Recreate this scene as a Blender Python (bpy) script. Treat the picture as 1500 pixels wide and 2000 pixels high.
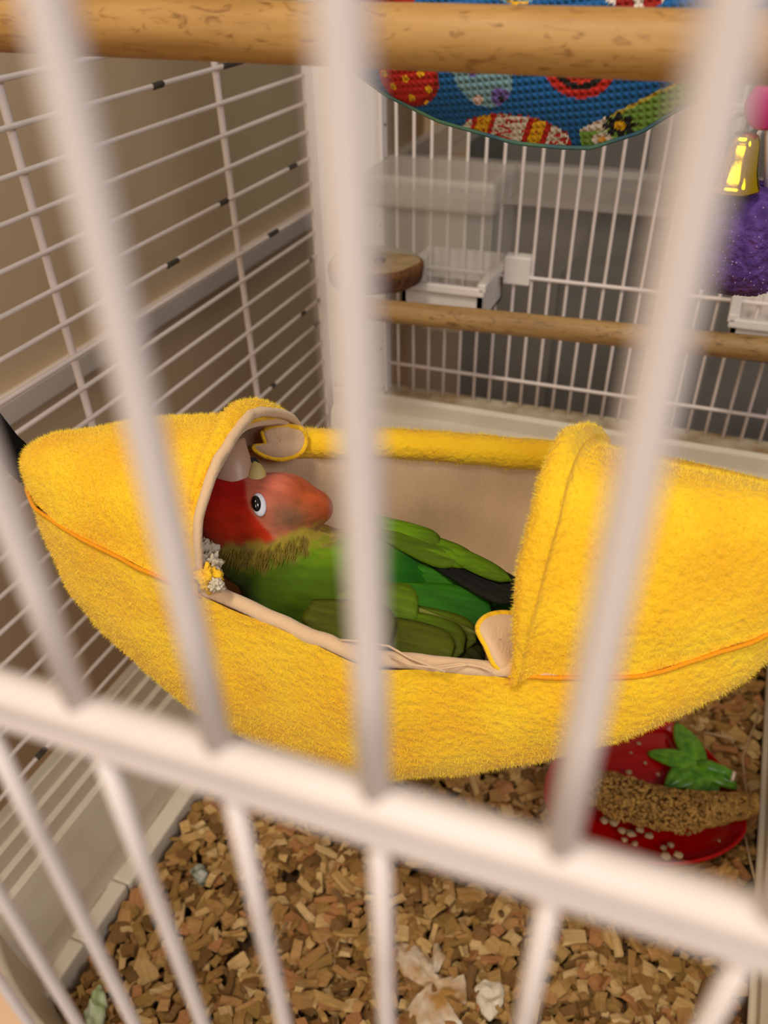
import bpy, bmesh, math, random
import numpy as np
from mathutils import Vector, Matrix, noise
random.seed(7); rng = np.random.default_rng(7)
scene = bpy.context.scene
for o in list(bpy.data.objects): bpy.data.objects.remove(o)
PI = math.pi

# ------------------------------------------------------------------ camera
# world: x to the right along the cage front, y into the cage, z up; metres; the lens is at the origin
XA = np.array([0.93478268, 0.22249939, -0.27690315])   # world axes seen in (right, down, forward) camera space
YA = np.array([0.35496886, -0.61442014, 0.70461691])
ZA = np.array([-0.01335804, -0.75695569, -0.65332967])
M = np.stack([XA, YA, ZA])                              # rows: world axes; columns: camera right/down/forward
U_, _, Vt_ = np.linalg.svd(M); M = U_ @ Vt_
RIGHT, DOWN, FWD = M[:, 0], M[:, 1], M[:, 2]
FPX, CX, CY = 1614.0, 767.0, 1210.0
cam_d = bpy.data.cameras.new('camera'); cam = bpy.data.objects.new('camera', cam_d)
scene.collection.objects.link(cam); scene.camera = cam
rot = Matrix((RIGHT, -DOWN, -FWD)).transposed()
cam.matrix_world = rot.to_4x4()
cam_d.sensor_fit = 'HORIZONTAL'; cam_d.sensor_width = 36; cam_d.lens = FPX / 1500 * 36
cam_d.shift_x = (750 - CX) / 1500; cam_d.shift_y = (CY - 1000) / 1500
cam_d.clip_start = 0.003; cam_d.clip_end = 20
cam_d.dof.use_dof = True; cam_d.dof.focus_distance = 0.262; cam_d.dof.aperture_fstop = 21.0

# ------------------------------------------------------------------ light
scene.view_settings.view_transform = 'Standard'; scene.view_settings.look = 'None'
scene.view_settings.exposure = -0.08; scene.view_settings.gamma = 1; scene.view_settings.use_curve_mapping = False
w = bpy.data.worlds.new('room_light'); scene.world = w; w.use_nodes = True
w.node_tree.nodes['Background'].inputs[0].default_value = (0.90, 0.85, 0.78, 1)
w.node_tree.nodes['Background'].inputs[1].default_value = 0.26
def area(name, loc, target, size, power, col):
    l = bpy.data.lights.new(name, 'AREA'); l.shape = 'DISK'; l.size = size; l.energy = power; l.color = col
    o = bpy.data.objects.new(name, l); scene.collection.objects.link(o); o.location = loc
    o.rotation_euler = (Vector(target) - Vector(loc)).to_track_quat('-Z', 'Y').to_euler(); return o
area('ceiling_lamp_light', (-0.22, -0.50, 1.30), (-0.05, 0.25, -0.2), 0.33, 13, (1.0, 0.91, 0.76))
area('window_light', (0.85, -0.45, 0.62), (-0.1, 0.15, -0.2), 0.5, 7.0, (0.90, 0.89, 0.96))
area('front_fill_light', (-0.15, -1.1, 0.45), (0.0, 0.1, -0.1), 0.6, 6.3, (1.0, 0.90, 0.78))  # added low fill from the front, brightens bars and hammock
l = bpy.data.lights.new('wall_patch_spot', 'SPOT'); l.energy = 3.2; l.color = (1.0, 0.80, 0.50); l.spot_size = math.radians(34); l.spot_blend = 0.5; l.shadow_soft_size = 0.01  # added spot that suggests the warm patches on the left wall
o = bpy.data.objects.new('wall_patch_spot', l); scene.collection.objects.link(o); o.location = (-0.33, -0.12, 0.28); o.rotation_euler = (Vector((-0.5, 0.50, -0.19)) - o.location).to_track_quat('-Z', 'Y').to_euler()

# ------------------------------------------------------------------ helpers
def at(px, py, ax, val):
    v = M @ np.array([(px - CX), (py - CY), FPX]); return v * (val / v[ax])
def proj(p):
    q = M.T @ np.asarray(p, float); return CX + FPX * q[0] / q[2], CY + FPX * q[1] / q[2]
def srgb(r, g, b):
    f = lambda c: (c / 255 / 12.92) if c / 255 <= 0.04045 else ((c / 255 + 0.055) / 1.055) ** 2.4
    return (f(r), f(g), f(b))
def tag(o, label=None, cat=None, group=None, kind=None):
    if label: o['label'] = label
    if cat: o['category'] = cat
    if group: o['group'] = group
    if kind: o['kind'] = kind
    return o
def empty(name, loc, label=None, cat=None, group=None):
    o = bpy.data.objects.new(name, None); scene.collection.objects.link(o); o.location = loc
    o.empty_display_size = 0.01
    return tag(o, label, cat, group)
class MB:
    def __init__(s): s.v = []; s.f = []
    def add(s, vs, fs):
        n = len(s.v); s.v += [tuple(map(float, p)) for p in vs]; s.f += [tuple(i + n for i in f) for f in fs]; return s
    def box(s, lo, hi):
        x0, y0, z0 = lo; x1, y1, z1 = hi
        vs = [(x, y, z) for z in (z0, z1) for y in (y0, y1) for x in (x0, x1)]
        return s.add(vs, [(0, 2, 3, 1), (4, 5, 7, 6), (0, 1, 5, 4), (2, 6, 7, 3), (0, 4, 6, 2), (1, 3, 7, 5)])
    def grid(s, P, closed_v=False, closed_u=False):
        P = np.asarray(P, float); a, b = P.shape[:2]
        vs = P.reshape(-1, 3); fs = []
        for i in range(a if closed_u else a - 1):
            for j in range(b if closed_v else b - 1):
                i2, j2 = (i + 1) % a, (j + 1) % b
                fs.append((i * b + j, i * b + j2, i2 * b + j2, i2 * b + j))
        return s.add(vs, fs)
    def tube(s, pts, r, seg=12, caps=True):
        pts = [Vector(p) for p in pts]; n = len(pts)
        rr = r if hasattr(r, '__len__') else [r] * n
        up = None; rings = []
        for i, p in enumerate(pts):
            t = (pts[min(i + 1, n - 1)] - pts[max(i - 1, 0)]).normalized()
            if up is None:
                up = Vector((0, 0, 1)) if abs(t.z) < 0.9 else Vector((1, 0, 0))
            a = (up - t * up.dot(t)).normalized(); up = a; b = t.cross(a)
            rings.append([p + (a * math.cos(2 * PI * k / seg) + b * math.sin(2 * PI * k / seg)) * rr[i] for k in range(seg)])
        base = len(s.v); s.grid([[tuple(q) for q in R_] for R_ in rings], closed_v=True)
        if caps:
            s.f.append(tuple(base + k for k in range(seg))[::-1]); s.f.append(tuple(base + (n - 1) * seg + k for k in range(seg)))
        return s
    def lathe(s, prof, c=(0, 0, 0), seg=32, rfun=None):
        P = []
        for r, z in prof:
            P.append([(c[0] + r * (rfun(2 * PI * k / seg, z) if rfun else 1) * math.cos(2 * PI * k / seg),
                       c[1] + r * (rfun(2 * PI * k / seg, z) if rfun else 1) * math.sin(2 * PI * k / seg), c[2] + z) for k in range(seg)])
        return s.grid(P, closed_v=True)
    def ball(s, c, r, nu=16, nv=10, axes=None):
        r = r if hasattr(r, '__len__') else (r, r, r)
        ax = axes if axes is not None else np.eye(3)
        P = []
        for i in range(nv + 1):
            th = PI * i / nv
            P.append([np.asarray(c) + r[0] * math.sin(th) * math.cos(2 * PI * k / nu) * ax[0] + r[1] * math.sin(th) * math.sin(2 * PI * k / nu) * ax[1] + r[2] * math.cos(th) * ax[2] for k in range(nu)])
        return s.grid(P, closed_v=True)
    def mesh(s, name, mat, smooth=True):
        me = bpy.data.meshes.new(name); me.from_pydata(s.v, [], s.f); 
        if mat: me.materials.append(mat)
        bm = bmesh.new(); bm.from_mesh(me); bmesh.ops.remove_doubles(bm, verts=bm.verts, dist=1e-7)
        bmesh.ops.recalc_face_normals(bm, faces=bm.faces); bm.to_mesh(me); bm.free()
        if smooth: me.polygons.foreach_set('use_smooth', [True] * len(me.polygons))
        return me
    def build(s, name, mat, parent=None, smooth=True):
        o = bpy.data.objects.new(name, s.mesh(name, mat, smooth)); scene.collection.objects.link(o)
        if parent: put(o, parent)
        return o
def put(o, parent):
    """parent o, whose vertices are in world coordinates, without moving it"""
    o.parent = parent
    off = Vector((0, 0, 0)); q = parent
    while q: off += q.location; q = q.parent
    o.location = -off + o.location
def bevel(o, wd, seg=2):
    m = o.modifiers.new('bevel', 'BEVEL'); m.width = wd; m.segments = seg; m.limit_method = 'ANGLE'; return o
def subdiv(o, n=1):
    m = o.modifiers.new('subdivision', 'SUBSURF'); m.levels = n; m.render_levels = n; return o
def color_attr(me, cols, name='Col'):
    a = me.color_attributes.new(name, 'FLOAT_COLOR', 'POINT')
    c = np.ones((len(me.vertices), 4), np.float32); c[:, :3] = cols
    a.data.foreach_set('color', c.ravel())
def verts_of(me):
    v = np.empty(len(me.vertices) * 3); me.vertices.foreach_get('co', v); return v.reshape(-1, 3)

# ------------------------------------------------------------------ materials
def mat(name, col, rough=0.5, metal=0.0, var=None, vscale=30, bump=0.0, bscale=200, sheen=0, sss=0, sssr=0.002, attr=None,
        alpha=1.0, trans=0.0, coat=0, spec=0.5, stretch=None, detail=4, col2=None, ior=1.45, bdist=0.001):
    m = bpy.data.materials.new(name); m.use_nodes = True; nt = m.node_tree; N = nt.nodes; L = nt.links
    b = N['Principled BSDF']; b.inputs['Roughness'].default_value = rough; b.inputs['Metallic'].default_value = metal
    b.inputs['Specular IOR Level'].default_value = spec; b.inputs['IOR'].default_value = ior
    b.inputs['Sheen Weight'].default_value = sheen; b.inputs['Sheen Roughness'].default_value = 0.6
    b.inputs['Coat Weight'].default_value = coat; b.inputs['Coat Roughness'].default_value = 0.1
    b.inputs['Alpha'].default_value = alpha; b.inputs['Transmission Weight'].default_value = trans
    if sss: b.inputs['Subsurface Weight'].default_value = sss; b.inputs['Subsurface Scale'].default_value = sssr; b.inputs['Subsurface Radius'].default_value = (1, .6, .4)
    tc = N.new('ShaderNodeTexCoord'); mp = N.new('ShaderNodeMapping'); L.new(tc.outputs['Object'], mp.inputs[0])
    if stretch: mp.inputs['Scale'].default_value = stretch
    if attr:
        src = N.new('ShaderNodeAttribute'); src.attribute_name = attr; out = src.outputs['Color']
    else:
        src = N.new('ShaderNodeRGB'); src.outputs[0].default_value = (*col, 1); out = src.outputs[0]
    if var or col2:
        nz = N.new('ShaderNodeTexNoise'); nz.inputs['Scale'].default_value = vscale; nz.inputs['Detail'].default_value = detail; L.new(mp.outputs[0], nz.inputs[0])
        mr = N.new('ShaderNodeMapRange'); mr.inputs[1].default_value = 0.32; mr.inputs[2].default_value = 0.68; L.new(nz.outputs[0], mr.inputs[0])
        mx = N.new('ShaderNodeMix'); mx.data_type = 'RGBA'; L.new(mr.outputs[0], mx.inputs[0])
        if col2:
            mx.inputs[7].default_value = (*col2, 1); L.new(out, mx.inputs[6])
        else:
            mx.blend_type = 'MULTIPLY'; mx.inputs[7].default_value = (1 - var, 1 - var, 1 - var, 1); L.new(out, mx.inputs[6])
        out = mx.outputs[2]
    L.new(out, b.inputs['Base Color'])
    if bump:
        nb = N.new('ShaderNodeTexNoise'); nb.inputs['Scale'].default_value = bscale; nb.inputs['Detail'].default_value = 3; L.new(mp.outputs[0], nb.inputs[0])
        bp = N.new('ShaderNodeBump'); bp.inputs['Strength'].default_value = bump; bp.inputs['Distance'].default_value = bdist
        L.new(nb.outputs[0], bp.inputs['Height']); L.new(bp.outputs[0], b.inputs['Normal'])
    return m
COAT = mat('white_coated_wire', srgb(226, 211, 202), 0.38, var=0.06, vscale=60, bump=0.15, bscale=400, bdist=0.0003)
PLASTIC = mat('cream_plastic', srgb(218, 206, 186), 0.45, col2=srgb(200, 184, 156), vscale=16, detail=6)
PLASTIC2 = mat('cream_plastic_stained', srgb(205, 192, 165), 0.4, col2=srgb(150, 122, 82), vscale=45, detail=6)
WHITEP = mat('white_plastic', srgb(225, 215, 205), 0.4, var=0.1, vscale=30)
WALLM = mat('tan_wall_paint', srgb(210, 182, 144), 0.85, var=0.08, vscale=3.5, bump=0.2, bscale=60)
WALLM2 = mat('tan_wall_lower', srgb(216, 188, 152), 0.85, var=0.10, vscale=3)
SHELF = mat('pale_trim', srgb(214, 200, 190), 0.6, var=0.12, vscale=8, stretch=(1, 0.2, 4))
TABLE = mat('table_top', srgb(150, 118, 86), 0.6, var=0.2, vscale=6)
DARKC = mat('charcoal_cloth', srgb(66, 65, 60), 0.9, var=0.25, vscale=5)
def wood_mat(name, c1, c2, c3, axis_scale):
    m = mat(name, c1, 0.5, col2=c2, vscale=26, stretch=axis_scale, bump=0.35, bscale=90, bdist=0.0006, detail=7)
    nt = m.node_tree; N = nt.nodes; L = nt.links; b = N['Principled BSDF']
    tc = [n for n in N if n.type == 'TEX_COORD'][0]
    mp = N.new('ShaderNodeMapping'); mp.inputs['Scale'].default_value = (.8, 2.6, 2.6); L.new(tc.outputs['Object'], mp.inputs[0])
    vo = N.new('ShaderNodeTexNoise'); vo.inputs['Scale'].default_value = 150; vo.inputs['Detail'].default_value = 2; vo.inputs['Distortion'].default_value = 1.6
    L.new(mp.outputs[0], vo.inputs[0])
    mr = N.new('ShaderNodeMapRange'); mr.inputs[1].default_value = 0.56; mr.inputs[2].default_value = 0.74; L.new(vo.outputs[0], mr.inputs[0])
    mx = N.new('ShaderNodeMix'); mx.data_type = 'RGBA'; L.new(mr.outputs[0], mx.inputs[0])
    old = b.inputs['Base Color'].links[0].from_socket; L.new(old, mx.inputs[6]); mx.inputs[7].default_value = (*c3, 1)
    L.new(mx.outputs[2], b.inputs['Base Color']); return m
BEECH = wood_mat('beech_dowel', srgb(196, 150, 84), srgb(156, 110, 50), srgb(128, 84, 34), (0.6, 5, 5))
BEECH2 = wood_mat('old_beech_dowel', srgb(178, 142, 90), srgb(148, 112, 62), srgb(110, 82, 44), (0.35, 6, 6))
YELLOW = mat('yellow_plush', srgb(255, 210, 20), 0.85, col2=srgb(246, 184, 2), vscale=45, bump=0.9, bscale=420, bdist=0.0012, sheen=0.12, detail=6)
PILE = mat('yellow_pile', srgb(255, 222, 62), 0.75, sheen=0.05)
LINING = mat('pale_pink_lining', srgb(228, 190, 146), 0.9, var=0.08, vscale=40, bump=0.5, bscale=700, bdist=0.0005, sheen=0.3, stretch=(3, 0.6, 1))
BLACKW = mat('black_webbing', srgb(8, 8, 8), 0.95, spec=.1, bump=0.6, bscale=900)
CHIP = mat('wood_chip', (1, 1, 1), 0.75, attr='Col', var=0.28, vscale=250, bump=0.5, bscale=500, bdist=0.0004, stretch=(0.4, 2.5, 1))
BEDBASE = mat('bedding_base', srgb(105, 76, 44), 0.9, var=0.5, vscale=160, bump=1, bscale=300)
RED = mat('red_glaze', srgb(160, 6, 4), 0.2, coat=0.0, spec=0.35)
LEAF = mat('green_glaze', srgb(104, 156, 34), 0.28, col2=srgb(58, 112, 20), vscale=160, coat=0.0)
CREAM = mat('cream_stem', srgb(222, 196, 178), 0.3)
MILLET = mat('millet', srgb(176, 132, 60), 0.7, col2=srgb(112, 78, 26), vscale=300)
HUSK = mat('seed_husk', srgb(176, 146, 104), 0.7, var=0.2, vscale=300)
FLUFF = mat('white_fluff', srgb(222, 206, 178), 0.9, var=0.15, vscale=300, bump=0.7, bscale=900)
FOAM = mat('yellow_foam', srgb(250, 196, 40), 0.9, bump=0.8, bscale=800)
PAPER = mat('soiled_tissue', srgb(224, 212, 190), 0.9, col2=srgb(168, 122, 60), vscale=70, detail=3, bump=0.5, bscale=250)
PURPLE = mat('purple_sponge', srgb(98, 64, 142), 0.85, col2=srgb(60, 32, 98), vscale=330, bump=1.0, bscale=420, bdist=0.002)
SPECK = mat('pale_speck', srgb(150, 126, 178), 0.8)
GOLD = mat('brass_bell', srgb(255, 205, 0), 0.16, metal=1.0, bump=0.1, bscale=200)
BRASS = mat('dark_wire', srgb(90, 74, 48), 0.35, metal=0.9)
MAGENTA = mat('magenta_plastic', srgb(190, 22, 112), 0.35)
CLEAR = mat('clear_plastic', srgb(220, 215, 205), 0.1, alpha=0.16)
MILKY = mat('milky_plastic', srgb(200, 188, 176), 0.35, alpha=0.14)
MILKYRIM = mat('milky_rim', srgb(190, 178, 168), 0.35, alpha=0.5)
BARK = mat('bark', srgb(120, 74, 34), 0.9, col2=srgb(60, 36, 16), vscale=140, bump=1, bscale=250, bdist=0.002)
SLICE = mat('slice_face', srgb(168, 140, 100), 0.8, col2=srgb(120, 100, 66), vscale=70)
DIRT = mat('dark_dirt', srgb(62, 56, 46), 0.9)
STRAW = mat('straw', srgb(176, 150, 110), 0.8)
CRUST = mat('crumpled_crust', srgb(206, 158, 88), 0.8, col2=srgb(150, 100, 44), vscale=110, bump=0.8, bscale=200)
GREENB = mat('green_scrap', srgb(150, 170, 96), 0.7, col2=srgb(196, 194, 176), vscale=150)
SKIN = mat('peach_plastic', srgb(224, 184, 146), 0.6)
BIRD = mat('plumage', (1, 1, 1), 0.8, attr='Col', var=0.3, vscale=150, bump=0.4, bscale=300, bdist=0.0006, sheen=0.05, spec=.2, stretch=(0.5, 2.0, 2.0), sss=0.05)
FEATH = mat('feather', (1, 1, 1), 0.7, attr='Col', var=0.35, vscale=220, bump=0.35, bscale=600, bdist=0.0003, spec=.25, stretch=(0.3, 3, 3))
BEAK = mat('horn_beak', srgb(196, 158, 130), 0.38, var=0.1, vscale=90, sss=0.1)
EYEB = mat('black_eye', srgb(14, 11, 10), 0.06, coat=1)
EYER = mat('white_eye_ring', srgb(214, 212, 220), 0.55)

# ------------------------------------------------------------------ the room beyond the cage
o = MB().box((-0.56, -0.5, -0.283), (-0.50, 1.6, 1.0)).build('wall_left', WALLM, smooth=False); tag(o, kind='structure')
o = MB().box((-0.56, -0.5, -0.60), (-0.496, 1.6, -0.303)).build('wall_left_lower', WALLM2, smooth=False); tag(o, kind='structure')
o = MB().box((-0.56, -0.5, -0.303), (-0.489, 1.6, -0.283)).build('trim_1', SHELF, smooth=False); bevel(o, 0.002); tag(o, kind='structure')
o = MB().box((-0.56, 1.45, -0.60), (1.3, 1.55, 1.0)).build('wall_back', WALLM, smooth=False); tag(o, kind='structure')
o = MB().box((-0.56, -0.5, -0.62), (1.3, 1.6, -0.60)).build('floor', TABLE, smooth=False); tag(o, kind='structure')

# the low table the cage stands on
o = MB().box((-0.33, 0.0, -0.60), (0.36, 0.62, -0.462)).build('low_table', TABLE, smooth=False); bevel(o, 0.004)
tag(o, 'brown table top under the white bird cage', 'table')

# storage bin and dark things behind the cage
bin_ = empty('storage_bin', (0.1, 0.8, -0.60), 'translucent milky storage bin with a raised rim standing behind the back wires', 'bin')
b = MB(); x0, x1, y0, y1, z0, z1 = -0.24, 0.36, 0.655, 0.95, -0.60, -0.152
for lo, hi in [((x0, y0, z0), (x1, y0 + 0.003, z1)), ((x0, y1, z0), (x1, y1 + 0.003, z1)), ((x0, y0, z0), (x0 + 0.003, y1, z1)), ((x1, y0, z0), (x1 + 0.003, y1, z1))]:
    b.box(lo, hi)
b.build('bin_wall', MILKY, bin_, smooth=False)
b = MB(); P = []
for k, (dx, dz) in enumerate([(0, 0), (0.010, 0), (0.012, -0.004), (0.012, -0.026), (0.008, -0.028), (0.0, -0.024)]):
    P.append([(x0 - dx, y0 - dx, z1 + 0.012 + dz), (x1 + dx, y0 - dx, z1 + 0.012 + dz), (x1 + dx, y1 + dx, z1 + 0.012 + dz), (x0 - dx, y1 + dx, z1 + 0.012 + dz)])
b.grid(P, closed_v=True).build('bin_rim', MILKYRIM, bin_, smooth=False)
b = MB()
P = []
for i in range(26):
    row = []
    for j in range(14):
        x = -0.115 + 0.44 * i / 25; y = 0.675 + 0.25 * j / 13
        e = min(1, 6 * min(i, 25 - i) / 25, 6 * (13 - j) / 13 + 0.01, 1.0)
        z = -0.205 - 0.02 * noise.noise(Vector((x * 9, y * 9, 0))) - 0.01 * (1 - e)
        row.append((x, y, z))
    P.append(row)
g = MB().grid(P)
front = [[(p[0][0], p[0][1] - 0.004, z) for z in (-0.59, -0.4, p[0][2] - 0.01)] + [p[0]] for p in P]
g.grid(front)
side = [[(p[0] - 0.004, p[1], -0.59), (p[0] - 0.004, p[1], p[2] - 0.01), p] for p in P[0]]
g.grid(side)
o = g.build('folded_blanket', DARKC); tag(o, 'dark grey blanket stored inside the translucent bin', 'blanket')
def slab(name, lo, hi, m, label, cat, n=10):
    P = []
    bb = MB().box(lo, hi); o = bb.build(name, m, smooth=False); bevel(o, 0.01, 3); tag(o, label, cat); return o
o = slab('dark_cabinet', (-0.34, 1.15, -0.60), (1.2, 1.42, 0.6), mat('dark_cabinet_paint', srgb(34, 34, 32), 0.6, var=0.3, vscale=5), 'dark cabinet far behind the cage above the storage bin', 'cabinet')
NAVY = mat('navy_cloth', srgb(30, 42, 74), 0.9, var=0.3, vscale=12)
def heap(name, c, r, m, label, cat):
    b = MB(); P = []
    for i in range(17):
        th = PI * i / 16; row = []
        for k in range(24):
            ph = 2 * PI * k / 24; d = Vector((math.sin(th) * math.cos(ph), math.sin(th) * math.sin(ph), math.cos(th)))
            q = 1 + 0.22 * noise.noise(d * 1.7 + Vector(c) * 9)
            row.append((c[0] + r[0] * d.x * q, c[1] + r[1] * d.y * q, c[2] + r[2] * d.z * q))
        P.append(row)
    o = b.grid(P, closed_v=True).build(name, m); tag(o, label, cat); return o
heap('folded_jumper', (0.20, 1.05, -0.08), (0.07, 0.05, 0.10), NAVY, 'navy blue folded clothing hanging behind the cage on the far right', 'clothing')
heap('cloth_bundle', (0.02, 1.05, -0.04), (0.09, 0.05, 0.05), mat('dusky_purple', srgb(62, 52, 66), 0.9), 'dusky purple bundle lying behind the back wires above the bin rim', 'cloth')
heap('red_cushion', (0.135, 0.62, -0.40), (0.05, 0.025, 0.05), mat('dull_red', srgb(120, 50, 52), 0.9), 'dull red soft item seen low behind the back wires', 'cushion')

# ------------------------------------------------------------------ cage
cage = empty('bird_cage', (-0.07, 0.3, -0.445), 'white coated wire bird cage with blurred front bars and side wires', 'bird cage')
XL, YB = -0.268, 0.56
def rod(name, a, b_, r, seg=10, parent=cage, m=COAT):
    n = 8; a, b_ = np.array(a, float), np.array(b_, float)
    return MB().tube([a + (b_ - a) * i / n for i in range(n + 1)], r, seg).build(name, m, parent)
LZ = [-(0.233 + 0.0572 * k) * 0.268 for k in range(-4, 19)]
for i, z in enumerate(LZ):
    rod('side_wire', (XL, 0.03, z), (XL, YB, z + 0.0004 * math.sin(i * 2.3)), 0.00115)
for y in (0.134, 0.2915, 0.449):
    rod('side_rod', (XL - 0.0028, y, 0.03), (XL - 0.0028, y, -0.342), 0.0019)
BX = [-0.0924 + 0.01193 * k for k in range(-10, 20)]
for x in BX:
    rod('back_wire', (x, YB, 0.05), (x, YB, -0.288), 0.0011)
for z in (-0.085, -0.188, -0.2605):
    rod('back_rod', (-0.22, YB - 0.002, z), (0.14, YB - 0.002, z), 0.0013)
# front panel
S0 = 0.0333
for xf in [-2.36 - .39 * q for q in range(14, 0, -1)] + [-2.36, -1.975, -1.59, -1.2, -0.822, -0.441, -0.043, 0.352, 0.75] + [.75 + .39 * q for q in range(1, 9)]:
    rod('front_bar', (xf * S0, S0, 0.05), (xf * S0, S0, -0.0478), 0.00112, 14)
    rod('front_bar', (xf * S0, S0 + 0.0004, -0.0540), (xf * S0, S0 + 0.0004, -0.20), 0.00088, 14)
rod('front_rail', (-0.265, S0, -0.0489), (0.139, S0, -0.0489), 0.00180, 18)
rod('front_rail', (-0.265, S0 + 0.0006, -0.0527), (0.139, S0 + 0.0006, -0.0527), 0.00155, 18)
# white corner panel with turned edges
b = MB()
prof = [(-0.2695, YB - 0.012), (-0.2665, YB - 0.013), (-0.2655, YB - 0.004), (-0.262, YB - 0.0035), (-0.226, YB - 0.0035), (-0.2215, YB - 0.004), (-0.2205, YB - 0.008), (-0.2185, YB - 0.008), (-0.2185, YB + 0.001), (-0.2695, YB + 0.001)]
b.grid([[(x, y, z) for x, y in prof] for z in (0.05, -0.1, -0.2, -0.36)], closed_v=True).build('corner_panel', WHITEP, cage, smooth=False)
# small bare and dirty spots on the side wires
def wire_z(z): return min(LZ, key=lambda q: abs(q - z))
for px, py, ln in [(307, 165, .005), (435, 390, .005), (570, 320, .006), (335, 510, .006), (532, 450, .007), (590, 605, .004), (617, 625, .005), (532, 748, .003), (455, 128, .012), (230, 1368, .010), (88, 1489, .004), (605, 500, .003), (621, 590, .003)]:
    p = at(px, py, 0, XL); z = wire_z(p[2])
    MB().tube([(XL + .0002, p[1] - ln, z), (XL + .0002, p[1] - ln * .8, z), (XL + .0002, p[1] + ln * .8, z), (XL + .0002, p[1] + ln, z)], [.0009, .0015, .00145, .0009], 8).build('bare_spot', DIRT, cage)
for k in range(26):
    px, py = random.uniform(742, 756), random.uniform(210, 760)
    p = at(px, py, 1, YB - 0.0042); r = random.uniform(.0004, .0011)
    MB().ball(p, (r * 1.5, .0004, r), 8, 6).build('dirt_speck', DIRT, cage)

# plastic tray base
tray = empty('cage_tray', (-0.07, 0.3, -0.455), 'deep cream plastic tray base holding the wood bedding', 'tray')
b = MB(); prof = [(-0.2735, -0.372), (-0.2735, -0.336), (-0.2708, -0.333), (-0.2665, -0.3365), (-0.266, -0.345), (-0.2635, -0.346), (-0.263, -0.355), (-0.2605, -0.357), (-0.260, -0.3655), (-0.257, -0.3675), (-0.2555, -0.374), (-0.250, -0.405), (-0.248, -0.452), (-0.262, -0.455)]
b.grid([[(x, y, z) for x, z in prof] for y in (0.118, 0.25, 0.4, 0.565)], closed_v=True).build('side_wall', PLASTIC, tray, smooth=False)
b = MB(); prof = [(0.565, -0.292), (0.565, -0.283), (0.553, -0.283), (0.550, -0.287), (0.549, -0.297), (0.543, -0.300), (0.541, -0.306), (0.534, -0.38), (0.530, -0.45), (0.565, -0.455)]
b.grid([[(x, y, z) for y, z in prof] for x in (-0.262, -0.1, 0.05, 0.14)], closed_v=True).build('rear_wall', PLASTIC, tray, smooth=False)
MB().box((-0.262, 0.552, -0.2835), (0.14, 0.566, -0.2815)).build('dirty_ledge', PLASTIC2, tray, smooth=False)
b = MB(); prof = [(0.105, -0.45), (0.1, -0.425), (0.0985, -0.41), (0.103, -0.405), (0.107, -0.40), (0.125, -0.36), (0.135, -0.33), (0.14, -0.33), (0.14, -0.455)]
o = b.grid([[(x, y, z) for x, z in prof] for y in (0.06, 0.25, 0.4, 0.55)], closed_v=True).build('side_wall', PLASTIC, tray, smooth=False)
MB().tube([(0.0975, 0.1, -0.4215), (0.0975, 0.3, -0.4215), (0.0975, 0.53, -0.4215)], 0.0022, 10).build('inner_rib', PLASTIC, tray)
MB().box((-0.262, 0.05, -0.458), (0.14, 0.565, -0.450)).build('tray_floor', PLASTIC, tray, smooth=False)
for y0_, y1_, dx in [(0.11, 0.1482, 0.0), (0.1486, 0.1862, 0.0015), (0.1866, 0.345, 0.003), (0.3454, 0.53, 0.002)]:
    o = MB().box((-0.2508, y0_, -0.452), (-0.2405 + dx * .8, y1_, -0.4215)).build('wall_ledge', PLASTIC, tray, smooth=False); bevel(o, 0.0018, 3)
    MB().box((-0.2498, y0_ + 0.006, -0.4216), (-0.2486, y1_ - 0.006, -0.4210)).build('dirt_line', PLASTIC2, tray, smooth=False)
# rounded front corner of the tray and its wide flange
P = []; Q = []
for k in range(25):
    a = math.radians(222 + (278 - 222) * k / 24); cx_, cy_ = -0.155, 0.245; ca, sa = math.cos(a), math.sin(a)
    P.append([(cx_ + r * ca, cy_ + r * sa, z) for r, z in ((.150, -.452), (.157, -.40), (.1595, -.374), (.161, -.3705), (.163, -.3700))])
    Q.append([(cx_ + r * ca, cy_ + r * sa, z) for r, z in ((.163, -.3700), (.166, -.3705), (.180, -.374), (.190, -.380), (.192, -.392), (.185, -.42), (.183, -.455))])
MB().grid(P).build('front_wall', PLASTIC, tray); MB().grid(Q).build('front_flange', SKIN, tray)

# ------------------------------------------------------------------ perches
def dowel(name, a, b_, r, m, label):
    a, b_ = np.array(a, float), np.array(b_, float); pts = []; rr = []
    n = 40
    for i in range(n + 1):
        t = i / n; pts.append(a + (b_ - a) * t); rr.append(r * (1 + 0.012 * noise.noise(Vector((t * 14, r * 900, 0)))))
    o = MB().tube(pts, rr, 32).build(name, m); tag(o, label, 'perch'); return o
dowel('wooden_perch', (XL + .002, 0.2, -0.0205), (0.14, 0.2, -0.0215), 0.0059, BEECH, 'pale beech dowel perch crossing the top of the view in front of the blue fabric')
dowel('wooden_perch', (-0.192, 0.45, -0.1795), (0.14, 0.45, -0.171), 0.0062, BEECH2, 'worn dowel perch spanning the rear of the cage in front of the feeders')
# wood slice platform
ws = empty('wood_slice_platform', at(738, 545, 1, 0.50), 'round wood slice platform with bark edge in the rear corner above the rear perch', 'platform')
c = at(732, 527, 1, 0.50)
def rf(a, z): return 1 + 0.04 * math.sin(3 * a + 1) + 0.03 * math.sin(7 * a)
MB().lathe([(0.0, -0.0065), (0.027, -0.0065), (0.0285, -0.004), (0.0295, 0.003), (0.0288, 0.0058), (0.0272, 0.0062)], c, 40, rf).build('bark_edge', BARK, ws)
MB().lathe([(0.0272, 0.0062), (0.026, 0.0066), (0.014, 0.0064), (0.0, 0.0065)], c, 40, rf).build('top_face', SLICE, ws)
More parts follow.
